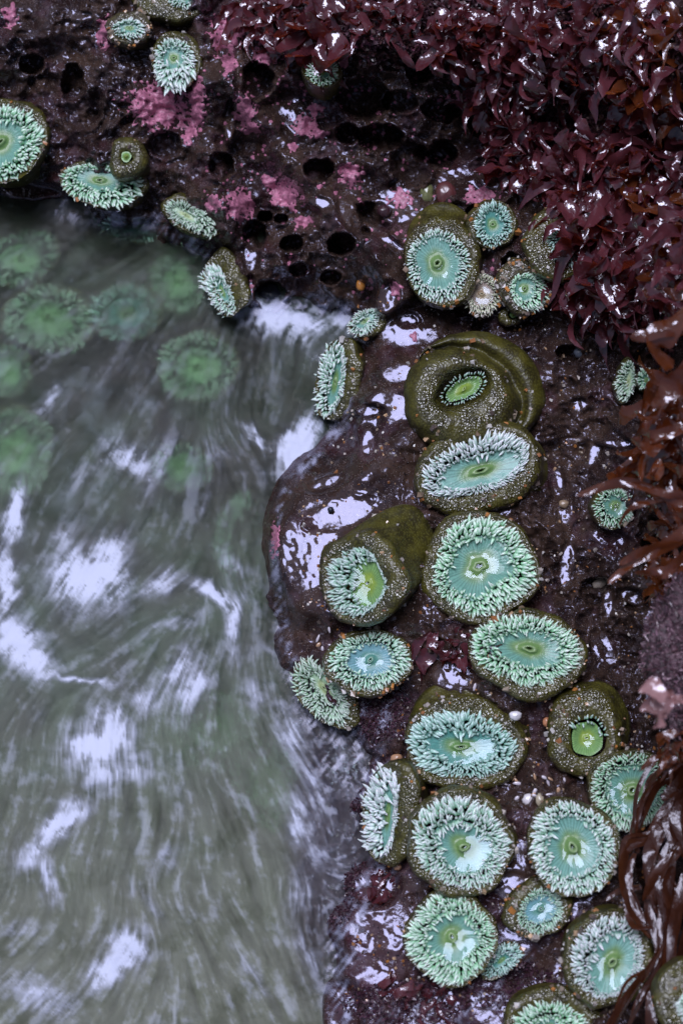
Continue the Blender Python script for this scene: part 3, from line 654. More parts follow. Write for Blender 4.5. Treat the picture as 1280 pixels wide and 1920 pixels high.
A('round open anemone with a brown green disc puddled with water, lower middle', (862, 1580), (92, 84), 25, (8, 10, 50, 42), (864, 1582, 100, 102), 64, None, 'mint', (-.05, .2), grit=40)
A('five sided open anemone with a smooth grey green disc above the small ringed one', (1074, 1590), (86, 80), 20, (0, 0, 52, 48), None, 50, None, 'mint', (0, .28), grit=30)
A('small ringed anemone on a wide olive column between the larger lower ones', (1012, 1710), (41, 42), 0, (2, -4, 27, 24), (1010, 1704, 64, 56), 42, None, 'blue', (0, .25), grit=70)
A('open anemone with an irregular pale green crown beside the streaming water mound', (846, 1760), (82, 80), 35, (2, 0, 46, 42), None, 42, None, 'green', (0, .25), grit=20, irr=.06)
A('little washed-out anemone lying slantwise under the thin water film', (940, 1802), (42, 25), -38, (0, 0, 18, 8), None, 22, None, 'teal', (0, .1), grit=20)
A('open anemone with a large raised round mouth near the lower right kelp', (1138, 1796), (68, 76), 12, (10, 10, 40, 50), (1144, 1800, 86, 92), 60, None, 'lav', (0, .2), grit=70)
A('anemone cut off by the bottom edge of the picture', (1030, 1925), (76, 44), 0, (0, 10, 40, 22), (1040, 1925, 100, 66), 46, None, 'green', (0, .2), grit=70)
A('olive anemone column at the bottom right corner behind the kelp', (1300, 1890), (30, 30), 0, (0, 0, 18, 18), (1290, 1875, 62, 70), 40, None, 'mint', (0, .2), grit=40)
# upper cluster
A('open anemone with a creamy slit mouth in the upper cluster', (822, 498), (64, 66), -18, (-2, -6, 44, 42), (830, 488, 76, 84), 60, (838, 468, 78, 92), 'mint', (.05, .2), grit=30)
A('small teal anemone with a long fringe at the top of the upper cluster', (926, 421), (34, 44), 8, (-2, -2, 19, 24), (922, 418, 48, 48), 48, None, 'teal', (0, .1), grit=25, tl=1.1)
A('small cream coloured anemone with a tan disc in the upper cluster', (905, 552), (34, 40), -5, (-2, -2, 20, 25), None, 34, None, 'cream', (0, .2), grit=50, mat=M_GRITTY)
A('gritty brown anemone with an emerald fringe below its disc', (992, 546), (34, 37), 20, (-8, -6, 20, 20), (984, 534, 52, 54), 46, None, 'green', (0, .15), mat=M_GRITTY, grit=90)
A('olive anemone half hidden under red seaweed at the right of the upper cluster', (1062, 452), (34, 48), 5, (8, 0, 20, 30), (1046, 455, 60, 76), 46, None, 'teal', (0, .2), grit=30)
A('tiny closed olive anemone under the cream coloured one', (962, 590), (10, 8), 0, (0, 0, 6, 5), (957, 592, 22, 18), 20, None, 'lime', (0, .2), closed=True, tent=0, grit=4)
A('side-on mint anemone hanging on the rock over the surge', (618, 712), (28, 72), 10, (10, 4, 10, 40), (642, 714, 38, 78), 52, (668, 712, 34, 70), 'mint', (.5, 0), grit=14)
A('small anemone wedge above the side-on mint one', (682, 604), (34, 22), -34, (2, -3, 20, 8), (696, 606, 36, 24), 36, None, 'mint', (0, .3), grit=16)
# right side, behind the weed
A('small open anemone partly behind red fronds at the right', (1148, 952), (38, 38), 0, (6, -4, 20, 20), None, 34, None, 'green', (0, .15), grit=6)
A('mint anemone sliver behind a dark red blade at the right', (1172, 715), (16, 44), 8, (6, 0, 7, 26), None, 40, None, 'pale', (.2, .1), grit=0)
A('small pale green anemone peeping out beside brown fronds', (1212, 712), (17, 20), 0, (0, 0, 9, 11), None, 60, None, 'green', (0, .15), grit=0)
# upper left
A('gritty little anemone with a pale cup at the top left', (240, 55), (30, 20), 5, (2, -5, 18, 10), (240, 48, 42, 36), 40, None, 'mint', (0, .3), mat=M_GRITTY, grit=90)
A('olive anemone column cut off by the top edge', (344, -8), (40, 26), 15, (0, 0, 20, 12), (312, -2, 70, 40), 44, None, 'mint', (0, .3), grit=20)
A('oval anemone with a shaggy lower fringe and grey teal disc at the top left', (327, 120), (40, 54), -10, (-2, -14, 18, 24), (332, 108, 48, 56), 46, None, 'mint', (0, .2), grit=40, tl=1.15)
A('big striped green anemone cut off by the left edge', (6, 268), (72, 78), 8, (-6, -4, 40, 46), (10, 258, 78, 84), 60, None, 'green', (0, .2), grit=16)
A('broad anemone at the waterline with glints across its disc', (190, 346), (75, 44), 4, (-4, -10, 42, 20), (196, 340, 78, 46), 40, None, 'green', (0, .3), grit=40, z=.062)
A('closed olive anemone with a white glint above the waterline fringe', (236, 292), (12, 15), 0, (0, 0, 8, 10), (238, 294, 34, 44), 54, None, 'lime', (0, .2), closed=True, tent=0, grit=8)
A('long wedge shaped anemone sloping down to the pool edge', (362, 408), (58, 25), 30, (-14, -6, 28, 8), (358, 402, 62, 34), 42, None, 'pale', (0, .3), grit=10, z=.050)
A('anemone at the water edge with white fringe and olive back below the ridge', (408, 545), (24, 54), -22, (8, 0, 8, 26), (430, 520, 30, 58), 40, None, 'mint', (.5, .1), grit=6, z=.006)
A('bright green anemone showing through the red blades at the top', (603, 132), (34, 30), 0, (0, 0, 14, 12), None, 84, None, 'green', (0, .2), grit=0)
# under water
SUB = [((92, 600), (84, 64), 8, 'large round green anemone blurred under the pool surface'), ((40, 488), (74, 52), -20, 'green anemone under water against the left edge, below the striped one'),
       ((262, 420), (88, 36), 6, 'turquoise anemone just under water beneath the waterline fringe'), ((238, 590), (66, 54), 0, 'dim teal anemone under water beside the round green one'),
       ((338, 530), (58, 60), 30, 'green anemone under water below the sloping wedge one'), ((372, 690), (76, 66), 0, 'grey green anemone under water in the middle of the upper pool'),
       ((30, 850), (70, 84), 0, 'dim green anemone under water at the left edge beside the white patch'), ((455, 1010), (52, 82), 10, 'green anemone under water left of the big wet boulder'),
       ((400, 1375), (84, 76), 20, 'faint green anemone under the lower pool'), ((500, 1470), (66, 88), -20, 'pale anemone under water next to the purple shelf'),
       ((18, 700), (44, 50), 0, 'yellowish anemone under water at the left edge'), ((340, 880), (60, 46), 0, 'murky green anemone under the streaked froth and painted glare')]
for k, (c, ab, rot, lab) in enumerate(SUB):
    A(lab, c, ab, rot, (0, 0, ab[0]*.5, ab[1]*.5), None, 34, None, 'teal' if 'teal' in lab or 'turq' in lab else 'sub', (0, .1), tent=.6, rows=4, puddle=False, irr=.04, grit=0, z=-.034 if k == 2 else -.068-.012*(k > 5), group='submerged anemones', tl=1.2)

# ------------------------------------------------------------------ encrusting pink coralline
CR_ = [(298, 200, 62, 46, 10, 'large pink crust on the knob below the shaggy anemone'), (196, 62, 14, 34, 0, 'narrow pink crust beside the gritty little anemone'), (425, 60, 34, 40, 20, 'pink crust at the top of the left ridge'),
       (532, 365, 36, 24, 40, 'bright pink crust slab on the diagonal ridge'), (450, 385, 28, 34, 0, 'pink crust left of the small borer holes'), (656, 325, 24, 22, 0, 'salmon red crust cluster under the borer holes'),
       (548, 275, 12, 10, 0, 'little pink crust dot on the ridge face'), (570, 235, 24, 22, 0, 'pink crust cluster beside the white glare'), (590, 205, 16, 14, 0, 'small pink crust above the ridge cluster'),
       (460, 205, 22, 30, 0, 'pink crust under the white rim of the cave'), (750, 372, 22, 20, 0, 'pale pink crust in the wet film above the upper cluster'), (690, 72, 40, 18, -10, 'mauve crust band under the red blades'),
       (820, 90, 60, 20, 5, 'pink crust round the uppermost borer hole'), (900, 365, 30, 18, 0, 'pink crust in the glare above the teal anemone'), (865, 190, 24, 16, 30, 'orange pink crust beside the red lipped hole'),
       (740, 540, 13, 14, 0, 'pink crust dot left of the upper cluster'), (515, 1010, 9, 34, 5, 'pink crust on the boulder edge by the water'), (570, 415, 18, 12, 0, 'pink crust above the lowest borer hole'),
       (20, 28, 16, 22, 0, 'pink crust in the top left corner'), (400, 380, 18, 20, 0, 'pink crust left of the ridge foot'), (370, 190, 16, 60, 0, 'pink crust strip beside the falling trickle'), (775, 630, 10, 10, 0, 'tiny pink crust in the wet film over the closed anemone'),
       (500, 105, 30, 16, 10, 'pink crust on the cave roof behind brown blades')]
CR_ += [(470, 240, 18, 14, 0, 'pink crust low under the cave rim'), (610, 80, 30, 12, -10, 'mauve crust strip under the top red blades'), (900, 130, 22, 30, 10, 'pink crust right of the uppermost hole'), (505, 340, 16, 12, 30, 'small pink crust above the bright slab'), (430, 120, 14, 24, 0, 'pink crust beside the white cave rim'), (640, 110, 16, 20, 0, 'pink crust right of the green anemone at the top'), (600, 250, 14, 12, 0, 'pink crust right of the ridge glare'), (355, 250, 14, 26, 0, 'pink crust right of the large pink knob')]
for k, (a, b, ra, rb, rot, lab) in enumerate(CR_):
    i0, i1 = np.searchsorted(VS, [b-rb*2.3-8, b+rb*2.3+8]); j0, j1 = np.searchsorted(US, [a-ra*2.3-8, a+ra*2.3+8])
    if rot: 
        R2 = max(ra, rb)*2.3; i0, i1 = np.searchsorted(VS, [b-R2, b+R2]); j0, j1 = np.searchsorted(US, [a-R2, a+R2])
    u = U[i0:i1, j0:j1]; v = V[i0:i1, j0:j1]
    f = .95-ell(u, v, a, b, ra*1.1, rb*1.1, rot)+.50*fbm(u/12, v/12, 5, 200+k, .72)
    msk = f > .12
    z = ZG[i0:i1, j0:j1]+np.where(msk, .0009+.0022*np.clip(f, 0, .8)+.0016*pn(u/7, v/7, 7), -.002)
    P_ = to_world(unproj(u.ravel(), v.ravel(), z.ravel())); nr, nc = u.shape
    mm = msk.ravel(); fc = grid_faces(nr, nc); fc = fc[mm[fc].sum(1) >= 2]
    if len(fc) < 4: continue
    used = np.unique(fc); idx = np.full(nr*nc, -1); idx[used] = np.arange(len(used))
    P2 = P_[used]; rt_ = P2.mean(0)
    o = mesh_obj('coralline_crust', P2, idx[fc], M_PINK, None, rt_); o.location = Vector(rt_.tolist())
    tag(o, lab, 'coralline algae', 'pink crusts on the rock')
# small pink flecks, too many to count
Vn, Fn, nb = [], [], 0
u = rng.uniform(380, 960, 900); v = rng.uniform(60, 560, 900)
ok = (fbm(u/60, v/60, 2, 303) > .12) & (inside(u, v, WPOLY) == False)
for a, b in zip(u[ok], v[ok]):
    r = rng.uniform(1.5, 5); n = 8; th = np.linspace(0, 6.28, n, endpoint=False); rr = r*rng.uniform(.7, 1.25, n)
    uu = np.append(a+rr*np.cos(th), a); vv = np.append(b+rr*np.sin(th), b)
    z = rock_z(uu, vv)+.0006; z[-1] += .0012; z[:-1] -= .001
    Vn.append(to_world(unproj(uu, vv, z))); Fn += [(nb+i, nb+n, nb+(i+1) % n) for i in range(n)]; nb += n+1
o = mesh_obj('coralline_flecks', np.concatenate(Vn), Fn, M_PINK); tag(o, 'small pink crust flecks scattered over the upper rock', 'coralline flecks', None, 'stuff')

# ------------------------------------------------------------------ grit, shell fragments, pebbles
u = rng.uniform(560, 1240, 2600); v = rng.uniform(560, 1940, 2600)
ok = ~inside(u, v, WPOLY)
for a, b in zip(u[ok], v[ok]):
    if pn(a/60, b/60, 44) > .05: GRIT.append((to_world(unproj(np.array(a), np.array(b), np.array(float(rock_z(a, b))))), rng.uniform(.8, 1.9)*M))
gp = np.array([g[0] for g in GRIT]); gs = np.array([g[1] for g in GRIT])*1.15
cube = np.array([[x, y, z] for x in (-1, 1) for y in (-1, 1) for z in (-1, 1)], float)
cf = np.array([[0, 1, 3, 2], [4, 6, 7, 5], [0, 4, 5, 1], [2, 3, 7, 6], [0, 2, 6, 4], [1, 5, 7, 3]])
N = len(gp); sc = gs[:, None]*rng.uniform(.6, 1.5, (N, 3)); 
Q, _ = np.linalg.qr(rng.normal(size=(N, 3, 3)))
vv = (cube[None]*(1+.3*rng.uniform(-1, 1, (N, 8, 3)))*sc[:, None, :]) @ Q+gp[:, None, :]
pal = np.array([(.50, .44, .40), (.46, .19, .05), (.34, .14, .05), (.60, .57, .55), (.22, .15, .10), (.52, .34, .20), (.12, .09, .08), (.30, .24, .18)])
gc = pal[rng.integers(0, len(pal), N)]*rng.uniform(.7, 1.1, (N, 1))
o = mesh_obj('shell_grit', vv.reshape(-1, 3), (cf[None]+(np.arange(N)*8)[:, None, None]).reshape(-1, 4), M_GRIT, smooth=False, col=np.repeat(gc, 8, axis=0))
tag(o, 'orange and white shell grit strewn over anemone columns and rock', 'shell grit', None, 'stuff')

def pebble(name, label, u, v, ra, rb, rc, col, cat, group=None, lift=.5, ang=0, mat=None, zz=None, n=14):
    z = float(rock_z(u, v)) if zz is None else zz
    s = M*(D-z)/D; c = to_world(unproj(np.array(float(u)), np.array(float(v)), np.array(z+rc*s*lift)))
    th = np.linspace(0, np.pi, 8); ph = np.linspace(0, 2*np.pi, n, endpoint=False); T, H_ = np.meshgrid(th, ph, indexing='ij')
    x = np.sin(T)*np.cos(H_); y = np.sin(T)*np.sin(H_); zc = np.cos(T); sd = (u*3+v) % 97
    w = 1+.22*pn(x*1.6+zc, y*1.6, sd)+.08*pn(x*4, y*4+zc*3, sd)
    a = math.radians(ang); X = x*ra; Y = y*rb
    F_ = np.stack([(X*math.cos(a)-Y*math.sin(a))*s*w, (X*math.sin(a)+Y*math.cos(a))*s*w, zc*rc*s*w], -1).reshape(-1, 3)
    o = mesh_obj(name, to_world(F_), loft_faces(8, n), mat or M_GRIT, col=np.array(col)[None, :]+np.zeros((8*n, 3)))
    o.location = Vector(c.tolist()); tag(o, label, cat, group); return o
pebble('stone', 'blue black round stone lodged in the borer hole at the water edge', 505, 552, 26, 23, 20, (.02, .02, .03), 'stone', mat=M_STONE, lift=.9)
pebble('shell_fragment', 'bright white shell chip above the bead-mouthed anemone', 966, 1342, 12, 9, 6, (.66, .64, .68), 'shell', 'loose shell pieces', 2.0, zz=base_z(940, 1340)+.030)
pebble('shell_fragment', 'cream shell chip on the olive stalk of the tilted anemone', 705, 970, 9, 7, 5, (.62, .56, .48), 'shell', 'loose shell pieces', 2.0)
pebble('snail', 'tiny blue black snail beside the cream chip', 748, 958, 7, 6, 6, (.01, .014, .04), 'snail', 'snails', 2.0, mat=M_STONE)
pebble('snail', 'tiny dark snail in the wet film of the boulder', 620, 956, 6, 6, 6, (.01, .014, .04), 'snail', 'snails', 1.0, mat=M_STONE)
pebble('pebble', 'orange pebble left of the bead-mouthed anemone', 1024, 1354, 8, 10, 7, (.46, .20, .10), 'pebble', 'pebbles', 2.0)
pebble('pebble', 'white square pebble between the lower anemones', 990, 1500, 12, 12, 7, (.66, .62, .64), 'pebble', 'pebbles', 1.2)
pebble('pebble', 'tan pebble touching the white square one', 1011, 1500, 8, 13, 7, (.42, .36, .26), 'pebble', 'pebbles', 1.2)
pebble('pebble', 'brown pebble at the corner of the puddled anemone', 743, 1422, 12, 8, 7, (.40, .22, .12), 'pebble', 'pebbles', 1.6)
pebble('pebble', 'brown pebble between side-on and round lower anemones', 745, 1626, 8, 8, 7, (.36, .20, .12), 'pebble', 'pebbles', 1.6)
pebble('pebble', 'round pale pebble near the fronds at the right', 1125, 1093, 16, 10, 8, (.40, .34, .28), 'pebble', 'pebbles', .8, 20)
pebble('pebble', 'tan pebble above the small right-hand anemone', 1056, 945, 10, 8, 6, (.28, .20, .13), 'pebble', 'pebbles', .8)
pebble('pebble', 'bluish round pebble in the dark channel', 1088, 660, 13, 12, 9, (.12, .14, .18), 'pebble', 'pebbles', .8)
pebble('shell', 'orange snail shell low on the upper rock', 676, 534, 9, 12, 8, (.5, .2, .04), 'shell', 'loose shell pieces', 1.0, mat=M_ORANGE)
pebble('limpet', 'dark glossy limpet inside the wide borer hole', 720, 395, 14, 12, 9, (.04, .015, .02), 'limpet', 'limpets', 1.0)
pebble('limpet', 'reddish limpet above the upper anemone cluster', 835, 362, 20, 24, 12, (.10, .03, .03), 'limpet', 'limpets', .8)
pebble('limpet', 'green limpet left of the reddish one', 800, 362, 13, 19, 10, (.14, .15, .06), 'limpet', 'limpets', .8)
for k in range(40):
    a, b = [(1065, 1260), (940, 1240), (1040, 1290), (1010, 1470), (1040, 1480), (620, 1200), (880, 1310), (960, 1480)][k % 8]
    pebble('shell_fragment', ('pale' if k % 3 else 'tan')+' shell flake '+['right of the squarish open anemone', 'on the squarish anemone column', 'above the bead-mouthed anemone', 'beside the white square pebble', 'under the bead-mouthed anemone', 'above the blue-disc anemone', 'below the squarish anemone', 'right of the puddled anemone'][k % 8]+', '+['the widest of that patch', 'the narrowest of that patch', 'on the outer side of that patch', 'in the middle of that patch', 'nearest the column of that patch'][k//8], a+rng.uniform(-26, 26), b+rng.uniform(-22, 22), rng.uniform(5, 9), rng.uniform(2, 4), 1.5, (.55, .50, .56) if k % 3 else (.40, .24, .14), 'shell', 'pale shell flakes between anemones', 3.0, rng.uniform(0, 180), n=7)

# ------------------------------------------------------------------ seaweed
def blade_mesh(name, L, W, curl, ruffle, seed, mat, fork=False, nl=9, nw=4):
    """one blade in its own frame: grows along +y, face +z; metres"""
    rg = np.random.default_rng(seed); t = np.linspace(0, 1, nl); w = np.linspace(-1, 1, nw)
    prof = W*(np.sin(np.pi*np.clip(t*.88+.10, 0, 1))**.7)*(1+.2*np.sin(t*7+rg.uniform(0, 6)))
    th = curl*t**1.2; y = np.concatenate([[0], np.cumsum(np.cos(th[1:])*L/(nl-1))]); z = np.concatenate([[0], np.cumsum(np.sin(th[1:])*L/(nl-1))])
    sw = rg.uniform(.15, .45)*L*np.sin(t*rg.uniform(2.4, 5)+rg.uniform(-1, 1))*t
    X = sw[:, None]+prof[:, None]*w[None, :]
    Z = z[:, None]+ruffle*W*np.sin(t[:, None]*rg.uniform(9, 15)+w[None, :]*2.2+rg.uniform(0, 6))*np.abs(w[None, :])+.35*prof[:, None]*w[None, :]**2
    Y = y[:, None]+0*X
    me = bpy.data.meshes.new(name); me.from_pydata(np.stack([X, Y, Z], -1).reshape(-1, 3).tolist(), [], grid_faces(nl, nw).tolist()); me.update()
    me.polygons.foreach_set('use_smooth', np.ones(len(me.polygons), bool)); me.materials.append(mat); return me
RED = [blade_mesh('blade', rng.uniform(.022, .054), rng.uniform(.0036, .0105), rng.uniform(-2.4, 3.0), rng.uniform(.3, .85), k, M_WEED) for k in range(26)]
BRN = [blade_mesh('blade', rng.uniform(.022, .050), rng.uniform(.0030, .0070), rng.uniform(-2.2, 2.6), rng.uniform(.35, .9), 50+k, M_WEEDB) for k in range(12)]
def orient(P_, ydir, zdir):
    y = Vector(ydir).normalized(); z = Vector(zdir); x = y.cross(z).normalized(); z = x.cross(y)
    return Matrix(((x[0], y[0], z[0], P_[0]), (x[1], y[1], z[1], P_[1]), (x[2], y[2], z[2], P_[2]), (0, 0, 0, 1)))
def clump(label, cu, cv, ra, rb, n, meshes, lift=(4, 30), size=1.0, flow=90, spread=60, zoff=0.0, name='seaweed_clump', group='red seaweed clumps', keep=None):
    z = float(rock_z(cu, cv))+zoff; rp = to_world(unproj(np.array(float(cu)), np.array(float(cv)), np.array(z)))
    E = tag(empty(name, rp), label, 'seaweed', group); k = 0
    while k < n:
        x, y = rng.uniform(-1, 1, 2)
        if x*x+y*y > 1.1: continue
        u, v = cu+x*ra, cv+y*rb
        if keep and not keep(u, v): 
            if rng.uniform() < .02: k += 1
            continue
        z = (float(rock_z(u, v)) if zoff == 0 else z*0+float(rock_z(cu, cv))+zoff+rng.uniform(-.06, .06))+rng.uniform(*lift)*M
        p = to_world(unproj(np.array(u), np.array(v), np.array(z)))
        a = math.radians(flow+rng.normal(0, spread)); yd = np.array([math.cos(a), -math.sin(a), rng.normal(.05, .45)])
        zd = np.array([rng.normal(-.08, .30), rng.normal(.28, .30), 1.0])
        o = bpy.data.objects.new('blade', meshes[int(rng.integers(len(meshes)))]); COL.objects.link(o); o.parent = E
        mtx = orient((p-rp).tolist(), (RW@yd).tolist(), (RW@zd).tolist()) @ Matrix.Diagonal((*(size*rng.uniform(.6, 1.25, 3)).tolist(), 1))
        o.matrix_local = mtx; k += 1
    return E
MIX = RED+BRN+BRN[:6]
CL = [('dark red blades along the top edge above the ridge', 525, 12, 84, 34, 50, RED), ('glossy red blades hanging over the green anemone at the top', 600, 56, 56, 40, 30, RED), ('red blades at the top edge above the mauve crust', 720, 20, 70, 36, 45, RED),
      ('dark red blades beside the uppermost borer hole', 866, 50, 50, 50, 55, RED), ('dense red turf at the top right of the hole field', 960, 70, 76, 84, 130, RED), ('purple red blades above the pale glare', 946, 175, 46, 60, 70, RED),
      ('mixed red blades in the upper right bank', 1060, 90, 70, 90, 130, RED), ('curling red blades right of the borer holes', 980, 270, 60, 56, 90, RED), ('dark red tuft above the half hidden anemone', 1068, 330, 50, 50, 80, RED),
      ('broad folded red blades covering the right of the upper cluster', 1136, 430, 44, 70, 50, RED), ('dark red blades under the folded ones', 1126, 540, 56, 40, 60, RED), ('brown red weed at the far upper right corner', 1200, 80, 84, 100, 120, MIX),
      ('tangled weed at the right edge beside the pink turf', 1240, 290, 50, 110, 90, MIX), ('red weed around the pink turf', 1140, 300, 60, 60, 70, RED), ('red brown weed at the right edge, mid height', 1205, 440, 60, 80, 90, MIX), ('low red weed in the corner left of the right fronds', 1200, 550, 56, 44, 50, RED)]
for lab, a, b, ra, rb, n, ms in CL:
    big = 1.45 if 'broad' in lab or 'glossy' in lab else 1.0
    clump(lab, a, b, ra, rb, int(n*1.15), ms, (2, 62), big*(1.2 if a < 1120 else 1.45), 95, 55)
clump('small dark red blades in the gap between the round and the squarish anemone', 832, 1205, 44, 34, 12, RED, (3, 14), 1.3)
clump('small dark red blades on the mound below the pale-crowned anemone', 790, 1850, 60, 40, 26, RED, (2, 10), .9)
clump('dark red blades in the shallow water by the side-on lower anemone', 700, 1650, 40, 40, 14, RED, (2, 8), .9)

def ribbon(name, pts, w, mat, parent, rp, ruffle=.2, seed=0, nw=5, sub=6, zb=None, tipw=.25, follow=False):
    """pts: (u, v, height px above zb)"""
    rg = np.random.default_rng(seed); p = np.array(pts, float); n = len(p); t = np.linspace(0, n-1, (n-1)*sub+1)
    def ct(K):
        o = []
        for q in t:
            i = min(int(q), n-2); f = q-i; p0, p1, p2, p3 = K[max(i-1, 0)], K[i], K[i+1], K[min(i+2, n-1)]
            o.append(.5*((2*p1)+(-p0+p2)*f+(2*p0-5*p1+4*p2-p3)*f*f+(-p0+3*p1-3*p2+p3)*f**3))
        return np.array(o)
    c = ct(p); d = np.gradient(c[:, :2], axis=0); d /= np.linalg.norm(d, axis=1, keepdims=True)+1e-9; nv = np.stack([-d[:, 1], d[:, 0]], -1)
    f = t/(n-1); wd2 = w*(.45+.55*np.sin(np.pi*np.clip(f*.9+.08, 0, 1)))*(1+(.05 if follow else .12)*np.sin(f*14+seed)); wd2[-1] *= tipw
    ww = np.linspace(-1, 1, nw); tw = (.55+.45*np.sin(f*3.5+seed*1.7))*(1 if seed % 2 else -1) if follow else .9*np.sin(f*6+seed*1.7)
    Uu = c[:, 0][:, None]+nv[:, 0][:, None]*wd2[:, None]*ww*np.cos(tw)[:, None]; Vv = c[:, 1][:, None]+nv[:, 1][:, None]*wd2[:, None]*ww*np.cos(tw)[:, None]
    Zp = c[:, 2][:, None]+wd2[:, None]*ww*np.sin(tw)[:, None]+ruffle*w*np.sin(f[:, None]*26+ww*2+seed)*np.abs(ww)+.12*w*(1-ww**2)
    if zb is None: zc = float(rock_z(p[0, 0], p[0, 1]))
    else: zc = zb
    Z = zc+Zp*M*.8
    if follow: Z = Z+water_z(Vv)-water_z(1640.)
    q = (D-Z)/D if follow else (D-zc-p[:, 2].mean()*M*.8)/D
    Pf = np.stack([(Uu-640)*M*q, (960-Vv)*M*q, Z], -1).reshape(-1, 3)
    return mesh_obj(name, to_world(Pf), grid_faces(len(t), nw), mat, parent, rp)
# dark kelp, lower right
zk = base_z(1250, 1640, 30)
zk = max(zk, water_z(1640)+.10)+.06
rp = to_world(unproj(np.array(1270.), np.array(1500.), np.array(zk)))
KE = tag(empty('kelp', rp), 'dark brown strap kelp hanging down the lower right edge', 'kelp', 'kelp fronds')
KP = [([(1275, 1440, 60), (1225, 1480, 66), (1195, 1540, 56), (1185, 1590, 40)], 17), ([(1290, 1400, 50), (1240, 1440, 60), (1205, 1500, 66), (1188, 1560, 60), (1196, 1600, 40)], 12),
      ([(1230, 1560, 60), (1175, 1590, 62), (1168, 1660, 55), (1190, 1720, 50), (1222, 1760, 45)], 15), ([(1280, 1520, 70), (1235, 1560, 75), (1215, 1630, 70), (1228, 1700, 60)], 20),
      ([(1290, 1560, 80), (1255, 1600, 80), (1245, 1680, 75), (1262, 1760, 60)], 22), ([(1220, 1620, 50), (1215, 1700, 50), (1235, 1780, 52), (1222, 1860, 50)], 12),
      ([(1260, 1730, 56), (1225, 1800, 60), (1180, 1860, 50), (1140, 1925, 44), (1110, 1960, 40)], 11), ([(1270, 1700, 64), (1240, 1790, 60), (1215, 1850, 55), (1190, 1900, 50), (1160, 1960, 50)], 9),
      ([(1285, 1640, 70), (1265, 1730, 70), (1250, 1820, 66), (1262, 1900, 60)], 18), ([(1240, 1830, 50), (1222, 1880, 55), (1220, 1960, 50)], 17), ([(1290, 1480, 90), (1262, 1530, 92), (1272, 1600, 88)], 26),
      ([(1200, 1660, 44), (1160, 1670, 40), (1135, 1690, 34)], 7), ([(1290, 1740, 76), (1275, 1820, 72), (1290, 1900, 66)], 22), ([(1255, 1500, 58), (1220, 1570, 56), (1250, 1640, 60), (1280, 1690, 60)], 13),
      ([(1278, 1590, 90), (1230, 1640, 84), (1205, 1690, 70)], 14), ([(1190, 1600, 52), (1178, 1640, 50), (1186, 1700, 46), (1216, 1750, 44)], 10), ([(1295, 1420, 100), (1270, 1470, 100), (1240, 1500, 90)], 15), ([(1235, 1700, 66), (1245, 1760, 62), (1228, 1820, 58), (1196, 1880, 50)], 13)]
KP = [(p_, w_*.78) for p_, w_ in KP]+[([(a_+rng.uniform(-10, 14), b_+rng.uniform(-22, 22), h_+rng.uniform(-14, 10)) for a_, b_, h_ in p_], w_*rng.uniform(.35, .6)) for p_, w_ in KP+KP[::2]]
for k, (pts, w) in enumerate(KP): ribbon('blade', pts, w, M_KELP, KE, rp, .26, k*3+1, zb=zk-.02, follow=True)
# near, out of focus fronds at the right edge
zn = .42
def frond(label, pts_list, mat, zb, group, name='frond'):
    p0 = pts_list[0][0][0]; rp = to_world(unproj(np.array(float(p0[0])), np.array(float(p0[1])), np.array(zb)))
    E = tag(empty(name, rp), label, 'seaweed', group)
    for k, (pts, w) in enumerate(pts_list): ribbon('blade', pts, w, mat, E, rp, .25, int(p0[1])+k*5, zb=zb)
frond('broad amber leaf with a lilac sheen at the right edge', [([(1320, 560, 0), (1262, 610, 20), (1225, 650, 20), (1262, 690, 0)], 27), ([(1330, 650, 0), (1285, 690, 10), (1255, 730, 10), (1225, 765, 0)], 24), ([(1320, 600, 0), (1240, 625, 30), (1180, 632, 10)], 15)], M_WEEDB, zn, 'blurred fronds at the right edge')
frond('forked reddish fronds pointing left over the small anemone', [([(1330, 960, 0), (1250, 930, 20), (1170, 905, 20), (1080, 930, 0)], 12), ([(1320, 930, 10), (1240, 925, 30), (1160, 900, 20)], 9), ([(1290, 930, 0), (1220, 940, 10), (1180, 955, 0), (1160, 985, 0)], 7)], M_WEEDB, zn, 'blurred fronds at the right edge')
frond('rust coloured fronds below the forked ones', [([(1330, 960, 0), (1260, 1010, 20), (1200, 1035, 20), (1160, 1060, 0)], 11), ([(1330, 1000, 0), (1240, 1030, 10), (1180, 1060, 0), (1140, 1095, 0)], 10), ([(1320, 1060, 0), (1240, 1070, 10), (1190, 1075, 0)], 9), ([(1320, 1010, 0), (1270, 1050, 30), (1240, 1085, 20)], 13)], M_WEEDB, zn, 'blurred fronds at the right edge')
clump('brown frond mass hanging between the amber leaf and the forked fronds', 1262, 810, 42, 90, 34, BRN, (0, 40), 2.0, 120, 35, zoff=.22, group='blurred fronds at the right edge')
clump('blurred brown weed at the right edge above the amber leaf', 1275, 480, 46, 110, 60, MIX, (0, 20), 1.3, 150, 50, zoff=.14, group='blurred fronds at the right edge')
clump('blurred brown tangle at the right edge below the amber leaf', 1278, 850, 34, 130, 70, BRN, (0, 20), 1.3, 140, 50, zoff=.12, group='blurred fronds at the right edge')

clump('thin red brown blades fringing the right edge above the mauve knob', 1268, 1050, 34, 80, 50, BRN, (0, 30), 1.1, 150, 50, zoff=.14, group='blurred fronds at the right edge')
clump('thin red brown blades between the mauve knob and the dark kelp', 1278, 1400, 26, 40, 24, BRN, (0, 30), 1.0, 130, 50, zoff=.12, group='blurred fronds at the right edge')
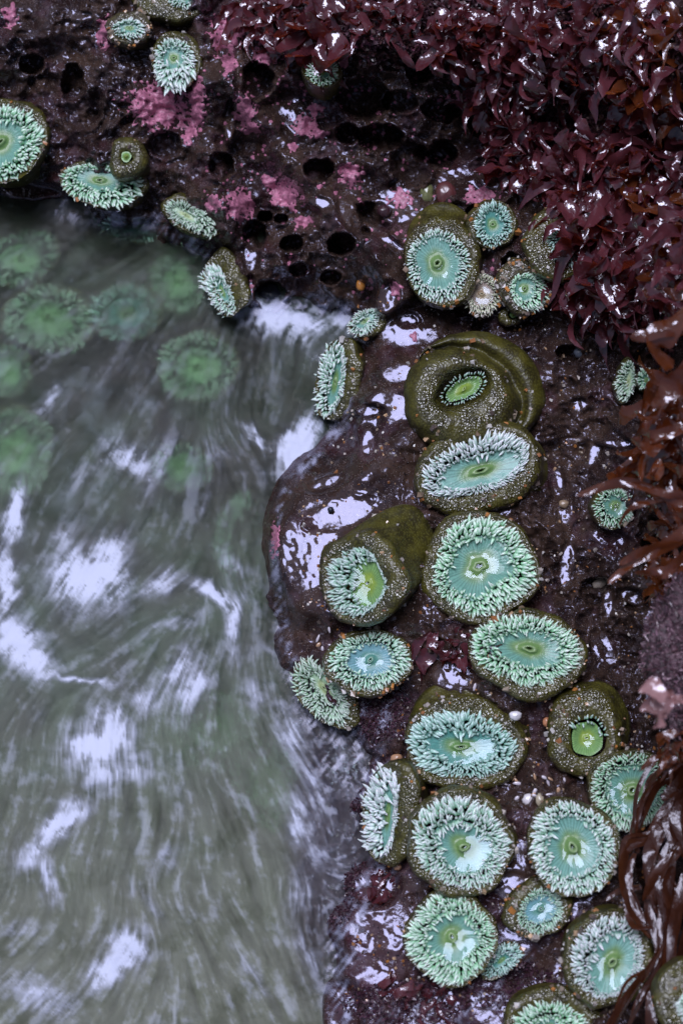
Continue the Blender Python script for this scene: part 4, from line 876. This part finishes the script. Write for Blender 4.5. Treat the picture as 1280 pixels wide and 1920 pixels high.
# mauve crusted rock knob, near, at the right edge
def knob(label, cu, cv, ra, rb, rc, z, mat, name='crusted_knob'):
    n1, n2 = 60, 90; th = np.linspace(0, np.pi, n1); ph = np.linspace(0, 2*np.pi, n2, endpoint=False); T, H_ = np.meshgrid(th, ph, indexing='ij')
    x = np.sin(T)*np.cos(H_); y = np.sin(T)*np.sin(H_); zc = np.cos(T)
    w = 1+.22*fbm(x*1.7+zc, y*1.7, 4, 9)+.07*fbm(x*7+zc*3, y*7, 3, 19)
    s = M*(D-z)/D; F_ = np.stack([x*ra*w*s, y*rb*w*s, zc*rc*w*s], -1).reshape(-1, 3)
    o = mesh_obj(name, to_world(F_), loft_faces(n1, n2), mat); o.location = Vector(to_world(unproj(np.array(float(cu)), np.array(float(cv)), np.array(z))).tolist())
    tag(o, label, 'rock', None); return o
KN = knob('fuzzy mauve rock knob jutting in at the right edge', 1284, 1235, 74, 150, 80, .34, M_MAUVE)
kv = np.array([v.co[:] for v in KN.data.vertices]); kn = kv/np.linalg.norm(kv, axis=1, keepdims=True)
pk = rng.integers(0, len(kv), 5200); pp_ = kv[pk]+rng.normal(0, .0015, (5200, 3)); dk = kn[pk]*.6+rng.normal(0, .6, (5200, 3)); dk /= np.linalg.norm(dk, axis=1, keepdims=True)
sdk = np.cross(dk, rng.normal(size=(5200, 3))); sdk /= np.linalg.norm(sdk, axis=1, keepdims=True); Lk = rng.uniform(.003, .009, 5200)[:, None]; wk = .0009
qk = np.stack([pp_-sdk*wk, pp_+sdk*wk, pp_+dk*Lk+sdk*wk*.8, pp_+dk*Lk-sdk*wk*.8], 1).reshape(-1, 3)
ko = mesh_obj('fuzz', qk, np.arange(5200*4).reshape(-1, 4), M_TURF, KN, None, col=np.repeat(np.array([(.22, .12, .16), (.13, .07, .10), (.34, .22, .26), (.10, .04, .05)])[rng.integers(0, 4, 5200)], 4, axis=0)); ko['kind'] = 'stuff'
M_PALE = mat_weed('pale_pink_weed', (.30, .14, .15), (.45, .26, .25)); PALE = [blade_mesh('blade', .022, .008, .6, .4, 90+k, M_PALE) for k in range(3)]
clump('pale pink frond tips under the mauve knob', 1262, 1330, 22, 40, 7, PALE, (0, 30), 1.2, 170, 30, zoff=.30, group='blurred fronds at the right edge')

# coralline turf: masses of tiny branchlets
def turf(label, blobs, n, cols, size, name='coralline_turf'):
    V_, F_, C_ = [], [], []; nb = 0
    for (cu, cv, ra, rb, wgt) in blobs:
        m = int(n*wgt); a = rng.uniform(0, 6.28, m); r = np.sqrt(rng.uniform(0, 1, m)); u = cu+ra*r*np.cos(a); v = cv+rb*r*np.sin(a)
        z = rock_z(u, v); p = to_world(unproj(u, v, z)); d = np.stack([rng.normal(0, .8, m), rng.normal(-.1, .8, m), rng.uniform(.3, 1, m)], -1) @ RW.T
        d /= np.linalg.norm(d, axis=1, keepdims=True); L = rng.uniform(.5, 1, m)[:, None]*size; sd = np.cross(d, rng.normal(size=(m, 3))); sd /= np.linalg.norm(sd, axis=1, keepdims=True); s2 = np.cross(d, sd); w = size*.16
        q = np.stack([p-sd*w, p+sd*w, p+s2*w, p+d*L*.6+sd*w*1.5, p+d*L*.6-sd*w*1.3, p+d*L+s2*w*.6], 1)
        V_.append(q.reshape(-1, 3)); f = np.array([[0, 1, 3], [0, 3, 4], [1, 2, 3], [2, 0, 4], [4, 3, 5], [2, 4, 5], [3, 2, 5]])
        F_.append((f[None]+(np.arange(m)*6+nb)[:, None, None]).reshape(-1, 3)); nb += m*6
        C_.append(np.repeat(np.array(cols)[rng.integers(0, len(cols), m)]*rng.uniform(.6, 1.2, (m, 1)), 6, axis=0))
    o = mesh_obj(name, np.concatenate(V_), np.concatenate(F_), M_TURF, col=np.concatenate(C_), smooth=False); tag(o, label, 'coralline turf', None, 'stuff')
turf('pink and tan branching coralline turf among the red weed', [(1165, 210, 60, 70, 1), (1190, 300, 50, 50, .7), (1130, 260, 50, 40, .6), (1060, 150, 60, 60, .5), (1240, 180, 40, 100, .6)], 2600, [(.34, .17, .18), (.30, .18, .12), (.20, .09, .12), (.42, .28, .26)], .0065)
turf('dark purple red turf filling the bank between the seaweed clumps', [(960, 70, 330, 75, 2.2), (640, 25, 200, 50, 1.0), (1060, 230, 160, 140, 2.4), (1130, 430, 100, 160, 1.6), (1240, 350, 60, 330, 2.0), (1160, 550, 100, 60, .7)], 2000, [(.045, .010, .016), (.08, .03, .03), (.10, .05, .07), (.03, .006, .01)], .012, 'red_turf')
turf('purple turf washed by thin water at the pool edge', [(620, 1430, 60, 80, .8), (650, 1560, 40, 110, .8), (620, 1680, 50, 60, .5), (760, 1880, 120, 40, .9), (960, 1850, 90, 50, .6), (720, 1340, 60, 50, .6)], 1400, [(.06, .02, .04), (.09, .04, .06), (.04, .01, .02)], .007, 'purple_turf')

# ------------------------------------------------------------------ falling trickles and drops of water
def trickle(label, u, v0, v1, w, cat='water drip'):
    z0 = float(rock_z(u, v0))+.012; top = to_world(unproj(np.array(float(u)), np.array(float(v0)), np.array(z0)))
    bot_f = unproj(np.array(float(u)), np.array(float(v1)), np.array(z0)); Lw = abs(bot_f[1]-(960-v0)*M*(D-z0)/D)
    Lr = Lw/ cp                                  # fall straight down, foreshortened from the camera
    Lr = min(Lr, max(.01, top[2]+.0))
    n = 14; K = 6; t = np.linspace(0, 1, n); r = w*M*(.5+.5*np.sin(np.pi*np.clip(t*.9+.05, 0, 1)))*(1+.15*np.sin(t*23+u)); r[-1] *= .15
    th = np.linspace(0, 6.28, K, endpoint=False)
    Vt = np.stack([r[:, None]*np.cos(th)[None], r[:, None]*np.sin(th)[None], -t[:, None]*Lr+0*th[None]], -1).reshape(-1, 3)
    o = mesh_obj('water_drip', Vt, loft_faces(n, K), M_DRIP); o.location = Vector(top.tolist()); tag(o, label, cat, 'water drips')
trickle('water dripping over the submerged anemones from the sloping wedge one', 340, 452, 560, 2.2)
trickle('long water thread falling from the ridge into the surge', 608, 440, 640, 3)
trickle('short thick water thread right of the big closed anemone', 1030, 612, 700, 6)
trickle('water thread falling past the shaggy top left anemone', 376, -20, 160, 6)
trickle('thin water thread above the waterline anemone', 200, 70, 300, 3.5)
